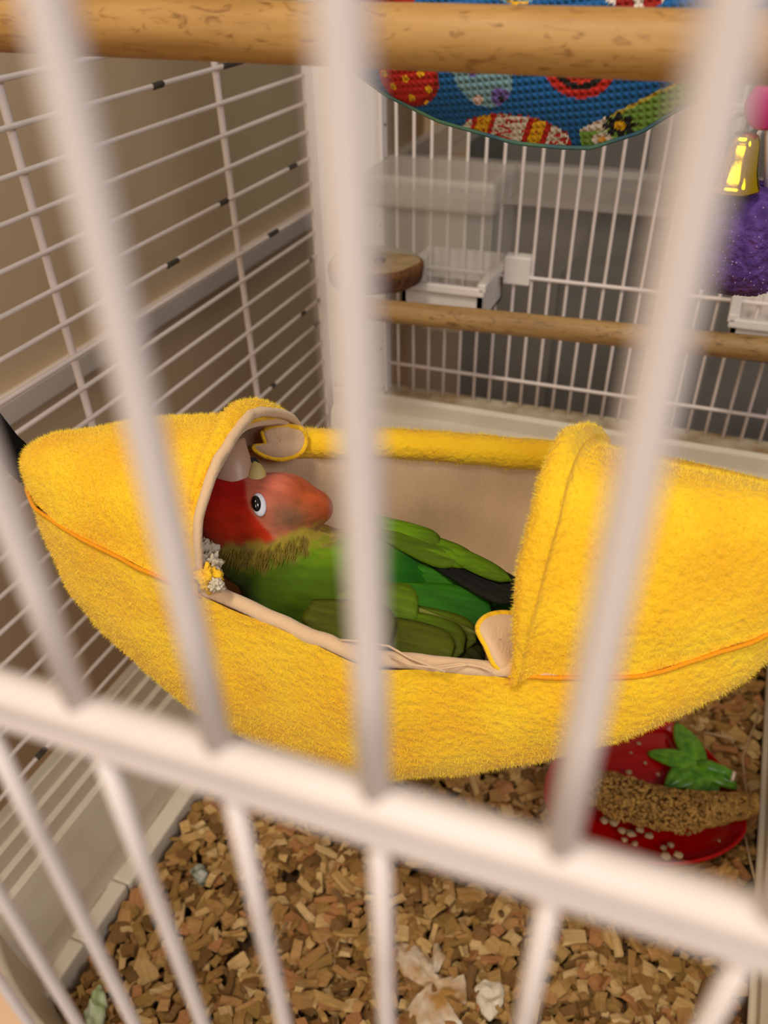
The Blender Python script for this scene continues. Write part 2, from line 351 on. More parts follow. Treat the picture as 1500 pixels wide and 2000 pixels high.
# screw and washer holding it
MB().lathe([(0.0, 0.0085), (0.003, 0.0082), (0.0042, 0.007), (0.0042, 0.0062)], c + np.array([.004, -.002, 0]), 16).build('screw_head', BRASS, ws)

# ------------------------------------------------------------------ feeders at the back wires
def feeder(dx, label, hood):
    e = empty('seed_feeder', (-0.165 + dx, 0.55, -0.207), label, 'feeder', 'feeders hung on the back wires')
    X0, X1 = -0.192 + dx, -0.138 + dx; Y0, Y1 = 0.515, 0.568; ZT, ZB = -0.181, -0.207
    b = MB()
    b.box((X0, Y0, ZB), (X1, Y1, ZB + .002)); b.box((X0, Y0, ZB), (X1, Y0 + .003, ZT - .006)); b.box((X0, Y1 - .003, ZB), (X1, Y1, ZT + .004))
    b.box((X0, Y0, ZB), (X0 + .003, Y1, ZT)); b.box((X1 - .003, Y0, ZB), (X1, Y1, ZT))
    b.build('cup', WHITEP, e, smooth=False)
    b = MB(); b.box((X0 - .002, Y0 - .003, ZT - .007), (X1 + .002, Y0 + .001, ZT - .002)); b.box((X0 - .003, Y0 - .003, ZT - .004), (X0 + .0015, Y1, ZT + .001)); b.box((X1 - .0015, Y0 - .003, ZT - .004), (X1 + .003, Y1, ZT + .001))
    o = b.build('rim', WHITEP, e, smooth=False); bevel(o, .0007)
    o = MB().box((X1 + .003, Y1 - .012, ZT - .012), (X1 + .021, Y1 - .002, ZT + .006)).build('clip', WHITEP, e, smooth=False); bevel(o, .001)
    if hood:
        hx0, hx1, hz0, hz1 = X0 - .026, X1 + .004, ZT + .002, ZT + .058
        b = MB(); b.box((hx0, Y0, hz0), (hx1, Y0 + .0012, hz1)); b.box((hx0, Y0, hz0), (hx0 + .0012, Y1, hz1)); b.box((hx1 - .0012, Y0, hz0), (hx1, Y1, hz1))
        b.build('clear_hood', CLEAR, e, smooth=False)
        o = MB().box((hx0 - .002, Y0 - .004, hz1 - .018), (hx1 + .002, Y1, hz1 + .001)).build('hood_cap', mat('hood_cap_plastic', srgb(190, 180, 168), 0.3, alpha=0.4), e, smooth=False); bevel(o, .004, 4)
    return e
feeder(0, 'white seed feeder with a clear plastic hood beside the wood slice', True)
feeder(0.205, 'white open seed cup on the back wires below the purple sponge', False)

# ------------------------------------------------------------------ blue fabric hut with printed eggs
edge = [(640, 112), (682, 146), (746, 192), (850, 244), (1000, 287), (1090, 296), (1150, 297), (1250, 265), (1330, 215), (1420, 180), (1500, 156), (1580, 130)]
YF = 0.27
E3 = np.array([at(x, y, 1, YF) for x, y in edge])
hut = empty('fabric_hut', (-0.07, YF + .02, 0.02), 'blue fabric bird hut printed with coloured eggs hanging behind the front perch', 'bird toy')
def shape_col(px, py):
    """printed pattern of the cloth, laid out in the flat cloth's own units"""
    blue = np.array(srgb(20, 92, 150)); c = blue
    def ell(cx, cy, rx, ry, a=0):
        dx, dy = px - cx, py - cy; ca, sa = math.cos(a), math.sin(a)
        return ((dx * ca + dy * sa) / rx) ** 2 + ((-dx * sa + dy * ca) / ry) ** 2
    R_ = np.array(srgb(196, 36, 20)); Yw = np.array(srgb(236, 176, 16)); W_ = np.array(srgb(226, 212, 190)); K = np.array(srgb(28, 26, 24))
    # red dotted egg
    if ell(795, 150, 63, 66, 0.25) < 1:
        c = R_ * (1 if ell(790, 146, 58, 60, .25) < 1 else .55)
        for x, y in ((787, 157), (758, 174), (833, 177), (793, 196), (821, 143), (744, 146), (825, 209), (770, 130), (806, 120)):
            if math.hypot(px - x, py - y) < 7.5: c = Yw
    # pale blue egg
    if ell(945, 140, 58, 74, -0.25) < 1:
        c = np.array(srgb(120, 160, 168))
        if math.hypot(px - 931, py - 196) < 10: c = np.array(srgb(226, 190, 178))
        if math.hypot(px - 978, py - 191) < 21: c = np.array(srgb(112, 92, 160))
        if math.hypot(px - 979, py - 193) < 7: c = K
        if math.hypot(px - 925, py - 140) < 9: c = np.array(srgb(112, 92, 160))
    # red and black ringed egg
    e = ell(1135, 125, 70, 68)
    if e < 1: c = R_ * (0.8 if e > .82 else 1)
    if .30 < e < .55: c = K
    if e < .30: c = np.array(srgb(200, 50, 26))
    if ell(762, -30, 62, 66, .2) < 1: c = R_ * .6
    if ell(1010, -75, 66, 84, -.2) < 1: c = np.array(srgb(120, 160, 168)) if (py // 14) % 2 else Yw
    if ell(1240, -42, 74, 62, .3) < 1: c = R_ * .6 if (px // 18) % 3 else W_
    if ell(870, -190, 66, 84, .3) < 1 or ell(1130, -210, 66, 84, -.3) < 1: c = np.array(srgb(120, 158, 62))
    # striped zigzag egg
    q = ell(995, 280, 112, 52, 0.10)
    if q < 1.12 and math.sin(px * .35) * 0.08 + 1.02 > q:
        c = R_ * .9
    if q < 1:
        c = W_; s = (px - 880) + (py - 280) * 0.45
        if 15 < s < 62: c = R_
        if 25 < s < 52: c = Yw
        if 128 < s < 178: c = R_
        if 140 < s < 166: c = Yw
        z1 = abs(((s - 88) + 9 * math.asin(math.sin(py * .33))))
        z2 = abs(((s - 205) + 9 * math.asin(math.sin(py * .33))))
        if z1 < 6 or z2 < 6: c = R_
        if math.hypot((px % 27) - 13, (py % 23) - 11) < 3.2: c = R_
        if s > 222: c = R_
        if s > 232: c = Yw
    # green egg with daisy
    t = (py - 271) + (px - 1130) * 0.50
    if px > 1125 and t > -14 and px < 1520:
        c = np.array(srgb(120, 158, 62)) * (1 + .15 * math.sin(px * .9) * math.sin(py * .8))
        if t < -6 and px > 1190: c = np.array(srgb(196, 172, 60))
        if px < 1180 and py < 262: c = W_
        dx, dy = px - 1205, py - 252; rr = math.hypot(dx, dy * 1.25); an = math.atan2(dy * 1.25, dx)
        if rr < 35 * (0.55 + 0.45 * abs(math.cos(an * 4))) and rr > 9: c = K
        if rr < 12: c = Yw
        if math.hypot(px - 1168, (py - 283) * 1.2) < 20: c = W_
        if math.hypot(px - 1168, (py - 283) * 1.2) < 9: c = np.array(srgb(230, 160, 60))
    return c
b = MB(); P = []; NU, NV = 420, 150; cols = []
sx = np.interp(np.linspace(0, 1, NU), np.linspace(0, 1, len(E3)), E3[:, 0])
zb = np.interp(sx, E3[:, 0], E3[:, 2])
for _ in range(6): zb[1:-1] = (zb[:-2] + zb[2:] + 2 * zb[1:-1]) / 4
for i in range(NU):
    row = []
    for j in range(NV):
        v = j / (NV - 1)
        z = zb[i] + (0.035 - zb[i]) * v
        bulge = 0.011 * (1 - (1 - min(v * 3.0, 1)) ** 2)
        y = YF - bulge + 0.004 + 0.0012 * noise.noise(Vector((sx[i] * 40, z * 40, 3)))
        row.append((sx[i], y, z)); cols.append(shape_col(*proj((sx[i], YF - .004, z))))
    P.append(row)
me = bpy.data.meshes.new('cloth_panel'); g = MB().grid(P); me.from_pydata(g.v, [], g.f)
FAB = mat('printed_cloth', (1, 1, 1), 0.85, attr='Col', var=0.15, vscale=60)
nt = FAB.node_tree; N = nt.nodes; L = nt.links
tc = N.new('ShaderNodeTexCoord'); mp = N.new('ShaderNodeMapping'); mp.inputs['Rotation'].default_value = (0, .12, 0); L.new(tc.outputs['Object'], mp.inputs[0])
wx = N.new('ShaderNodeTexWave'); wx.inputs['Scale'].default_value = 165; wx.bands_direction = 'X'; L.new(mp.outputs[0], wx.inputs[0])
wz = N.new('ShaderNodeTexWave'); wz.inputs['Scale'].default_value = 165; wz.bands_direction = 'Z'; L.new(mp.outputs[0], wz.inputs[0])
mu = N.new('ShaderNodeMath'); mu.operation = 'MULTIPLY'; L.new(wx.outputs['Fac'], mu.inputs[0]); L.new(wz.outputs['Fac'], mu.inputs[1])
bp = N.new('ShaderNodeBump'); bp.inputs['Strength'].default_value = 0.9; bp.inputs['Distance'].default_value = 0.0006; L.new(mu.outputs[0], bp.inputs['Height']); L.new(bp.outputs[0], N['Principled BSDF'].inputs['Normal'])
me.materials.append(FAB); color_attr(me, np.array(cols)); me.polygons.foreach_set('use_smooth', [True] * len(me.polygons))
o = bpy.data.objects.new('cloth_panel', me); scene.collection.objects.link(o); put(o, hut)
GREENC = mat('green_cloth', srgb(96, 132, 74), 0.9, col2=srgb(50, 84, 110), vscale=60)
P = [[(x, YF + .003, z) for x, z in zip(sx[::7], zb[::7])], [(x, YF + .022, z + .002) for x, z in zip(sx[::7], zb[::7])], [(x, YF + .045, z + .014) for x, z in zip(sx[::7], zb[::7])], [(x, YF + .055, z + .05) for x, z in zip(sx[::7], zb[::7])]]
MB().grid(P).build('cloth_back', FAB if False else mat('blue_cloth', srgb(34, 84, 130), 0.9), hut)
MB().tube([(x, YF + .0035, z + .0004) for x, z in zip(sx[::6], zb[::6])], .0006, 8).build('seam_piping', GREENC, hut)

# ------------------------------------------------------------------ hanging toy: disc, ring, bell, sponge
toy = empty('hanging_toy', at(1458, 465, 1, .27), 'hanging bird toy with brass bell, magenta disc and purple sponge beside the blue hut', 'bird toy')
cc = at(1452, 466, 1, .272)
P = []
for i in range(61):
    th = PI * i / 60; row = []
    for k in range(90):
        ph = 2 * PI * k / 90; d = Vector((math.sin(th) * math.cos(ph), math.sin(th) * math.sin(ph), math.cos(th)))
        e = (abs(d.x) ** 2.6 + abs(d.y) ** 2.6 + abs(d.z) ** 3.2) ** (-1 / 2.8)
        q = e * (1 + .035 * noise.noise(d * 4) + .03 * noise.noise(d * 14) + .03 * noise.noise(d * 30))
        row.append((cc[0] + .0150 * d.x * q, cc[1] + .0150 * d.y * q, cc[2] + .0142 * d.z * q))
    P.append(row)
sp = MB().grid(P, closed_v=True).build('sponge_block', PURPLE, toy)
b = MB()
for k in range(500):
    i, j = random.randrange(8, 54), random.randrange(90); p = np.array(P[i][j]); n = (p - cc) / np.linalg.norm(p - cc)
    s = random.uniform(.00012, .0003); b.ball(p + n * .00005, (s, s * random.uniform(.5, 1.6), s), 6, 4)
tag(b.build('sponge_grit', SPECK, toy), kind='stuff')
bc = at(1442, 322, 1, .262)
prof = [(0.0, .0078), (.0022, .0077), (.0036, .0068), (.0042, .0050), (.0046, .0020), (.0052, -.0015), (.0062, -.0042), (.0069, -.0056), (.0067, -.0060), (.0060, -.0052), (.0045, -.001), (.0035, .005)]
MB().lathe(prof, bc, 40, lambda a, z: 1 + .035 * math.cos(6 * a + .5)).build('bell', GOLD, toy)
MB().ball(bc + np.array([0, 0, -.0055]), .0016, 12, 8).build('clapper', BRASS, toy)
r0 = at(1452, 246, 1, .262)
pts = [r0 + np.array([.0034 * math.cos(a) + max(0, a - 5.6) * .003, 0, .0028 * math.sin(a)]) for a in np.linspace(-1.8, 4.6, 30)]
MB().tube(pts, .0006, 8).build('bell_ring', BRASS, toy)
MB().tube([bc + np.array([0, 0, .0076]), bc + np.array([0.0002, 0, .0115])], .0005, 8).build('ring_stem', BRASS, toy)
pc = at(1500, 206, 1, .262)
AX = np.stack([RIGHT, -DOWN, -FWD])
P = []
for rr, tt in ((0, .0015), (.0046, .0015), (.0054, .0009), (.0056, 0), (.0054, -.0009), (.0046, -.0015), (0, -.0015)):
    P.append([pc + np.array([rr * math.cos(a), tt - .3 * rr * math.sin(a) * 0, rr * math.sin(a)]) for a in np.linspace(0, 2 * PI, 32, endpoint=False)])
MB().grid(P, closed_v=True).build('disc', MAGENTA, toy)
MB().tube([pc, cc + np.array([.003, 0, .012])], .0007, 8).build('cord', COAT, toy)
MB().tube([pc, pc + np.array([0.001, 0, .06])], .0007, 8).build('cord', COAT, toy)
# clear plastic cup and white hook behind the toy
cl = empty('clear_cup', at(1370, 300, 1, .36), 'clear crinkled plastic cup hanging behind the brass bell', 'cup')
cq = at(1368, 262, 1, .36)
MB().lathe([(.0, -.018), (.014, -.018), (.0165, -.015), (.0175, 0), (.019, .02), (.0198, .021), (.0188, .0205), (.0168, 0), (.0155, -.0145), (0, -.0165)], cq, 36, lambda a, z: 1 + .05 * math.sin(9 * a + z * 300)).build('cup_wall', CLEAR, cl)
hk = [at(x, y, 1, .40) for x, y in [(1430, 222), (1480, 222), (1489, 240), (1480, 262), (1462, 266), (1425, 266)]]
o = MB().tube(hk, .0014, 10).build('wire_hook', COAT); tag(o, 'white wire hook loop on the cage behind the magenta disc', 'hook')

# ------------------------------------------------------------------ banana hammock
SS = np.array([0, .06, .15, .3, .42, .55, .66, .78, .9, 1.])
Fp = [(50, 938, -.150), (62, 985, -.151), (120, 1030, -.153), (290, 1118, -.158), (430, 1180, -.163), (700, 1300, -.167), (960, 1322, -.166), (1250, 1325, -.160), (1500, 1245, -.150), (1720, 1080, -.14)]
Bp = [(52, 928, -.150), (75, 905, -.150), (150, 885, -.150), (400, 866, -.151), (600, 868, -.153), (800, 868, -.153), (1000, 885, -.153), (1200, 902, -.150), (1480, 968, -.145), (1700, 1060, -.139)]
HS = [.006, .042, .062, .092, .098, .088, .070, .047, .028, .018]
F0 = np.array([at(a, b_, 2, c) for a, b_, c in Fp]); B0 = np.array([at(a, b_, 2, c) for a, b_, c in Bp])
def smooth_itp(s, A):
    s = np.atleast_1d(s); A = np.asarray(A, float); A = A if A.ndim == 2 else A[:, None]
    fine = np.linspace(0, 1, 401); out = []
    for k in range(A.shape[1]):
        y = np.interp(fine, SS, A[:, k]); yp = np.concatenate([2 * y[0] - y[20:0:-1], y, 2 * y[-1] - y[-2:-22:-1]])
        kern = np.hanning(33)[1:-1]; kern /= kern.sum(); y2 = np.convolve(yp, kern, 'same')[20:-20]; out.append(np.interp(s, fine, y2))
    return np.array(out).T
def Fr(s): return smooth_itp(s, F0)[0]
def Bk(s): return smooth_itp(s, B0)[0]
def Hh(s): return smooth_itp(s, HS)[0, 0]
def section(F, B, h, n=40, bulge=.17, inset=0.0):
    C = (F + B) / 2; W = (B - F) / 2; L_ = np.linalg.norm(W); W = W * max(0.05 * L_, L_ - inset) / max(L_, 1e-6); h = max(h - inset, .002); pts = []
    for a in np.linspace(0, PI, n):
        k = 1 + bulge * math.sin(2 * a if a < PI / 2 else 2 * (PI - a)); ca = math.cos(a)
        p = C - W * math.copysign(abs(ca) ** .8, ca) * k
        p = p.copy(); p[2] = F[2] + (B[2] - F[2]) * (1 - ca) / 2 - h * max(0, math.sin(a)) ** .9; pts.append(p)
    return pts
ham = empty('banana_hammock', (-0.07, 0.21, -0.255), 'yellow plush banana shaped hammock hung inside the cage with the lovebird in it', 'hammock')
NS = 110
def wob(p, amp, f): 
    v = Vector(p) * f; return np.array(p) + amp * np.array([noise.noise(v), noise.noise(v + Vector((9, 0, 0))), noise.noise(v + Vector((0, 9, 0)))])
outer = [[wob(p, .0013, 60) for p in section(Fr(s), Bk(s), Hh(s), 64)] for s in np.linspace(0, 1, NS)]
shell = MB().grid(outer).build('outer_shell', YELLOW, ham)
inner = [[wob(p, .0012, 45) for p in section(Fr(s), Bk(s), Hh(s), 44, .12, .0065)] for s in np.linspace(.05, .95, 80)]
lin = MB().grid(inner).build('lining', LINING, ham)
# front edge: narrow pale binding
ss = np.linspace(.385, .72, 60)
def fedge(s):
    f, b_ = Fr(s), Bk(s); d = (b_ - f) / np.linalg.norm(b_ - f); return f + d * .0028 + np.array([0, 0, .0003])
MB().tube([wob(fedge(s), .0006, 160) for s in ss], .0025, 12).build('front_edge', LINING, ham)
def bedge(s):
    f, b_ = Fr(s), Bk(s); d = (b_ - f) / np.linalg.norm(b_ - f); return b_ - d * .003 + np.array([0, 0, .0022])
roll = MB().tube([wob(bedge(s), .0006, 80) for s in np.linspace(.395, .97, 70)], .0056, 16).build('back_edge', YELLOW, ham)
# hoods
def hood(open_px, s_open_f, s_open_b, s_tip, names, hfun, zf, zb_, thick=.004, hem=0):
    P0 = at(*open_px[0], 2, zf); P1 = at(*open_px[-1], 2, zb_)
    ch = P1 - P0; chl = np.linalg.norm(ch); cd = ch / chl
    n = np.cross(cd, [0, 0, 1]); n /= np.linalg.norm(n); up = np.cross(n, cd)
    prof = []
    for px, py in open_px:
        r = M @ np.array([px - CX, py - CY, FPX]); p = r * (P0 @ n) / (r @ n); d = p - P0; prof.append(((d @ cd) / chl, d @ up))
    prof = np.array(prof); prof[0] = (0, 0); prof[-1] = (1, 0)
    t = np.concatenate([[0], np.cumsum(np.hypot(np.diff(prof[:, 0] * chl), np.diff(prof[:, 1])))]); t /= t[-1]
    tt = np.linspace(0, 1, 60); c_ = np.interp(tt, t, prof[:, 0]); e_ = np.interp(tt, t, prof[:, 1])
    for _ in range(8):
        c_[1:-1] = (c_[:-2] + 2 * c_[1:-1] + c_[2:]) / 4; e_[1:-1] = (e_[:-2] + 2 * e_[1:-1] + e_[2:]) / 4
    def surf(u, off=0.0):
        sf = s_open_f + (s_tip - s_open_f) * u; sb = s_open_b + (s_tip - s_open_b) * u
        a = Fr(sf); b_ = Bk(sb); k = min(1, u * 6)
        a = P0 * (1 - k) + a * k if u < 1 / 6 else a; b_ = P1 * (1 - k) + b_ * k if u < 1 / 6 else b_
        chv = b_ - a; row = []
        nn = np.cross(chv, [0, 0, 1]); nn /= max(np.linalg.norm(nn), 1e-9); uu = np.array([0, 0, 1.0])
        for q in range(60):
            p = a + chv * c_[q] + uu * (e_[q] * hfun(u) * (np.linalg.norm(chv) / chl) ** .75 - off * math.sin(PI * tt[q]))
            p = p + (a + chv * .5 - p) * (off / max(np.linalg.norm(chv), .01)) * (1 if off else 0)
            row.append(wob(p, .0012, 55))
        return row
    us = np.linspace(0, 1, 70)
    out = [surf(u) for u in us]
    if hem:
        o0 = np.array(out[0]); adir = o0 - np.array(out[3]); adir /= np.linalg.norm(adir, axis=1)[:, None]
        cen = (o0[0] + o0[-1]) / 2 - np.array([0, 0, .004]); ou = o0 - cen; ou -= adir * np.sum(ou * adir, axis=1)[:, None]; ou /= np.linalg.norm(ou, axis=1)[:, None]
        env = np.sin(PI * np.clip(np.arange(60) / 59, .06, .94))[:, None] ** .4
        for k_, u in enumerate(us):
            out[k_] = [q for q in np.array(out[k_]) + ou * (.0042 * math.exp(-((u - .02) / .055) ** 2)) * env]
        o0 = np.array(out[0]); pre = []
        for th in np.linspace(PI * 1.05, .25, 9):
            pre.append([q for q in o0 + (adir * hem * math.sin(th) + ou * hem * (math.cos(th) - 1)) * env])
        out = pre + out
    o1 = MB().grid(out).build(names[0], YELLOW, ham)
    inn = [surf(u, thick) for u in us[:60]]
    o2 = MB().grid([surf(0)] + inn).build(names[1], LINING, ham)
    return o1, out
LO = [(384, 1162), (376, 1090), (376, 1030), (386, 965), (406, 905), (432, 858), (462, 826), (500, 806), (545, 804), (582, 826), (598, 862)]
hl, outl = hood(LO, .392, .405, 0.0, ('left_hood', 'left_hood_lining'), lambda u: 1.0 - .06 * u, -.161, -.153)
RO = [(1010, 1332), (1020, 1240), (1036, 1150), (1054, 1060), (1070, 990), (1088, 935), (1114, 895), (1142, 878), (1172, 880), (1192, 892)]
hr, outr = hood(RO, .672, .765, 1.0, ('right_hood', 'right_hood_lining'), lambda u: 1.0 - .1 * u, -.166, -.150, hem=.0055)
# thick folded edges of the hoods
MB().tube([wob(np.array(p) + np.array([.0008, 0, -.0008]), .0005, 200) for p in outl[0][1:-1]], [.0008 + .0009 * math.sin(PI * min(1, i / 57)) ** .5 for i in range(58)], 10).build('left_hood_edge', LINING, ham)
lp = [np.array(p) + np.array([-.003, 0, -.0014]) for p in outl[1][14:56]]
ledge_ = MB().tube(lp, [.0012 + .003 * math.sin(PI * i / 41) for i in range(42)], 12).build('hood_fold', YELLOW, ham)
# chewed flap at the left hood: a lobe of lining with a yellow hem
def lobe(pxs, ys, th, m_in, m_edge, n1, n2, hem):
    C = [at(x, y, 1, yy) for (x, y), yy in zip(pxs, ys)]
    C = np.array(C); n = len(C); fine = []
    for i in range(n):
        p0, p1, p2, p3 = C[i - 1], C[i], C[(i + 1) % n], C[(i + 2) % n]
        for t in np.linspace(0, 1, 6, endpoint=False):
            fine.append(.5 * ((2 * p1) + (-p0 + p2) * t + (2 * p0 - 5 * p1 + 4 * p2 - p3) * t * t + (-p0 + 3 * p1 - 3 * p2 + p3) * t ** 3))
    fine = np.array(fine); c0 = fine.mean(0); rings = []
    for k, (s, h) in enumerate([(1, -.5), (1.0, .2), (.93, .6), (.75, .9), (.5, 1.05), (.25, 1.1), (.02, 1.1)]):
        rings.append([c0 + (p - c0) * s - FWD * th * h for p in fine])
    MB().grid(rings, closed_v=True).build(n1, m_in, ham)
    MB().tube(list(fine) + [fine[0]], hem, 8).build(n2, m_edge, ham)
lobe([(516, 842), (560, 833), (590, 840), (597, 862), (585, 885), (552, 896), (518, 890), (496, 874), (520, 868)], [.232, .236, .24, .24, .236, .232, .230, .229, .231], .0022, LINING, YELLOW, 'torn_flap', 'torn_flap_hem', .0011)
lobe([(934, 1228), (950, 1205), (985, 1198), (1012, 1210), (1006, 1270), (998, 1318), (968, 1300), (950, 1262)], [.172, .176, .179, .18, .174, .168, .167, .169], .0022, LINING, YELLOW, 'folded_flap', 'folded_flap_hem', .0010)
SEAM = mat('seam_thread', srgb(232, 152, 6), 0.9, bump=.6, bscale=800)
for sa, sb in ((.02, .39), (.675, .96)):
    MB().tube([wob(Fr(q) + np.array([0, -.0004, .0002]), .0004, 150) for q in np.linspace(sa, sb, 50)], .0007, 8).build('seam', SEAM, ham)
# plush pile: short fibres standing on the yellow cloth
def pile(objs, count, length, width):
    V = []; 
    for ob, share in objs:
        me = ob.data; me.calc_loop_triangles(); nt_ = len(me.loop_triangles)
        tri = np.empty(nt_ * 3, np.int32); me.loop_triangles.foreach_get('vertices', tri); tri = tri.reshape(-1, 3)
        co = verts_of(me); off = np.array(ob.matrix_basis.translation)
        A, B, C = co[tri[:, 0]], co[tri[:, 1]], co[tri[:, 2]]; nn = np.cross(B - A, C - A); ar = np.linalg.norm(nn, axis=1); nn /= np.maximum(ar[:, None], 1e-12)
        k = int(count * share); idx = rng.choice(nt_, k, p=ar / ar.sum()); r1, r2 = rng.random(k), rng.random(k); m_ = r1 + r2 > 1; r1[m_], r2[m_] = 1 - r1[m_], 1 - r2[m_]
        p = A[idx] + (B - A)[idx] * r1[:, None] + (C - A)[idx] * r2[:, None]; n = nn[idx]
        c_out = co.mean(0); 
        # make sure the pile points away from the hollow of the cloth
        s = np.sign(np.sum(n * (p - c_out), axis=1)); n = n * np.where(s == 0, 1, s)[:, None]
        d = n + rng.normal(0, .45, (k, 3)); d /= np.linalg.norm(d, axis=1)[:, None]
        t = np.cross(d, rng.normal(0, 1, (k, 3))); t /= np.linalg.norm(t, axis=1)[:, None]
        ln = length * rng.uniform(.45, 1.2, k)[:, None]
        V.append(np.stack([p - t * width, p + t * width, p + d * ln], 1))
    V = np.concatenate(V).reshape(-1, 3); nf = len(V) // 3
    me = bpy.data.meshes.new('plush_pile'); me.vertices.add(len(V)); me.vertices.foreach_set('co', V.astype(np.float32).ravel())
    me.loops.add(len(V)); me.loops.foreach_set('vertex_index', np.arange(len(V), dtype=np.int32)); me.polygons.add(nf)
    me.polygons.foreach_set('loop_start', np.arange(0, len(V), 3, dtype=np.int32)); me.polygons.foreach_set('loop_total', np.full(nf, 3, np.int32))
    me.update(calc_edges=True); me.materials.append(PILE)
    o = bpy.data.objects.new('plush_pile', me); scene.collection.objects.link(o); put(o, ham); return tag(o, kind='stuff')
pile([(shell, .45), (hl, .17), (hr, .16), (roll, .10), (ledge_, .04)], 150000, .0014, .00007)
# black webbing strap
pA = [at(x, y, 1, yy) for x, y, yy in [(-60, 730, .215), (0, 806, .205), (34, 850, .198), (68, 882, .192)]]
pB = [at(x, y, 1, yy) for x, y, yy in [(-90, 800, .205), (0, 890, .195), (24, 925, .19), (46, 943, .186)]]
rows = [[a * (1 - t) + b_ * t - FWD * .0008 * math.sin(PI * t) for t in np.linspace(0, 1, 8)] for a, b_ in zip(pA, pB)]
o = MB().grid(rows).build('strap', BLACKW, ham); md = o.modifiers.new('thickness', 'SOLIDIFY'); md.thickness = .0012
b = MB()
for k in range(10):
    p = at(38 + random.random() * 14, 932 + random.random() * 10, 1, .187); q = p + np.array([random.uniform(-.001, .001), 0, -random.uniform(.0006, .002)]); b.tube([p, (p + q) / 2 + np.array([.0003, 0, 0]), q], .00022, 5)
b.build('frayed_thread', BLACKW, ham)
# frayed cotton at the front edge
b = MB()
for path in ([(665, 1250), (700, 1252), (760, 1262), (800, 1285), (870, 1312)], [(760, 1280), (800, 1298), (860, 1306), (920, 1297), (950, 1305)], [(850, 1303), (900, 1296), (940, 1303), (962, 1312)]):
    pts = [at(x, y, 2, -.1625) for x, y in path]; b.tube(pts, .00035, 6)
b.build('loose_thread', LINING, ham)
def crumple(name, c, r, m, parent, seed=0, f=3.2, amp=.5, nu=26, nv=18, flat=1.0):
    P = []
    for i in range(nv + 1):
        th = PI * i / nv; row = []
        for k in range(nu):
            ph = 2 * PI * k / nu; d = Vector((math.sin(th) * math.cos(ph), math.sin(th) * math.sin(ph), math.cos(th)))
            q = 1 + amp * noise.noise(d * f + Vector((seed, seed * 2, 0))) + amp * .5 * noise.noise(d * f * 2.7 + Vector((seed, 0, 5)))
            row.append((c[0] + r * d.x * q, c[1] + r * d.y * q, c[2] + r * d.z * q * flat))
        P.append(row)
    return MB().grid(P, closed_v=True).build(name, m, parent)
for i, (x, y, r, m) in enumerate([(402, 1080, .0034, FLUFF), (411, 1100, .0032, FLUFF), (396, 1104, .0030, FLUFF), (407, 1130, .0036, FOAM), (420, 1126, .0022, FOAM), (423, 1144, .0020, FLUFF)]):
    crumple('stuffing_tuft', at(x, y, 2, -.154), r, m, ham, i, 2.6, .75, 36, 24)

# ------------------------------------------------------------------ lovebird
bird = empty('lovebird', (-0.08, 0.2, -0.235), 'peach faced lovebird with red forehead and green body resting in the banana hammock', 'bird')
HC = at(505, 990, 2, -.158)
def hp(px, py, d=0.0):      # a point of the head, measured on its right side profile
    k = (HC @ FWD) / FPX; return HC + RIGHT * (px - 505) * k + DOWN * (py - 990) * k - FWD * d
NB = at(535, 1110, 2, -.182); RP = at(905, 1185, 2, -.186)
ax = (RP - NB) / np.linalg.norm(RP - NB); lat = np.cross([0, 0, 1], ax); lat /= np.linalg.norm(lat); upb = np.cross(ax, lat)
b = MB(); BA = np.stack([lat, upb, ax])
BCN = (NB + RP) / 2 + upb * -.004
b.ball(BCN, (.0255, .022, .040), 32, 20, BA)
b.ball(NB + ax * .012 - upb * .002, (.023, .020, .024), 28, 16, BA)
b.ball(RP - ax * .006 - upb * .003, (.017, .014, .022), 24, 16, BA)
# tail
tp = [RP + ax * t + upb * (-.004 - t * .02) for t in (-.01, .01, .03, .055)]
for t in (0.0, .012, .026): b.ball(RP + ax * t - upb * (.004 + t * .05), (.012 - t * .15, .007 - t * .08, .014), 16, 10, BA)
HA = np.stack([RIGHT, DOWN, -FWD])
cu, su = math.cos(.10), math.sin(.10); HAr = np.stack([RIGHT * cu + DOWN * su, -RIGHT * su + DOWN * cu, -FWD])
b.ball(hp(505, 998), (.0195, .0135, .0140), 32, 20, HAr)
b.ball(hp(448, 998), (.0125, .0140, .0135), 28, 18, HA)
b.ball(hp(598, 990), (.0098, .0072, .0090), 24, 16, HAr)
b.ball(hp(548, 972), (.0130, .0088, .0125), 24, 16, HA)
b.ball(hp(447, 945), (.0085, .0072, .0085), 20, 14, HA)
b.ball(hp(540, 1050, -.004), (.0150, .0135, .0135), 24, 16, HA)
b.ball(hp(490, 1075, -.006), (.0150, .0130, .0135), 24, 16, HA)
tmp = b.build('body', BIRD)
m1 = tmp.modifiers.new('merge', 'REMESH'); m1.mode = 'VOXEL'; m1.voxel_size = .0010; m1.use_smooth_shade = True
m2 = tmp.modifiers.new('relax', 'SMOOTH'); m2.factor = .6; m2.iterations = 14
dg = bpy.context.evaluated_depsgraph_get(); me = bpy.data.meshes.new_from_object(tmp.evaluated_get(dg)); tmp.modifiers.clear(); tmp.data = me
me.polygons.foreach_set('use_smooth', [True] * len(me.polygons))
V = verts_of(me); kk = FPX / (HC @ FWD)
hx = 505 + ((V - HC) @ RIGHT) * kk; hy = 990 + ((V - HC) @ DOWN) * kk; hd = -((V - HC) @ FWD)
al = (V - NB) @ ax; la = (V - NB) @ lat; uz = (V - NB) @ upb
def sm(x, a, b_): t = np.clip((x - a) / (b_ - a), 0, 1); return (t * t * (3 - 2 * t))[:, None]
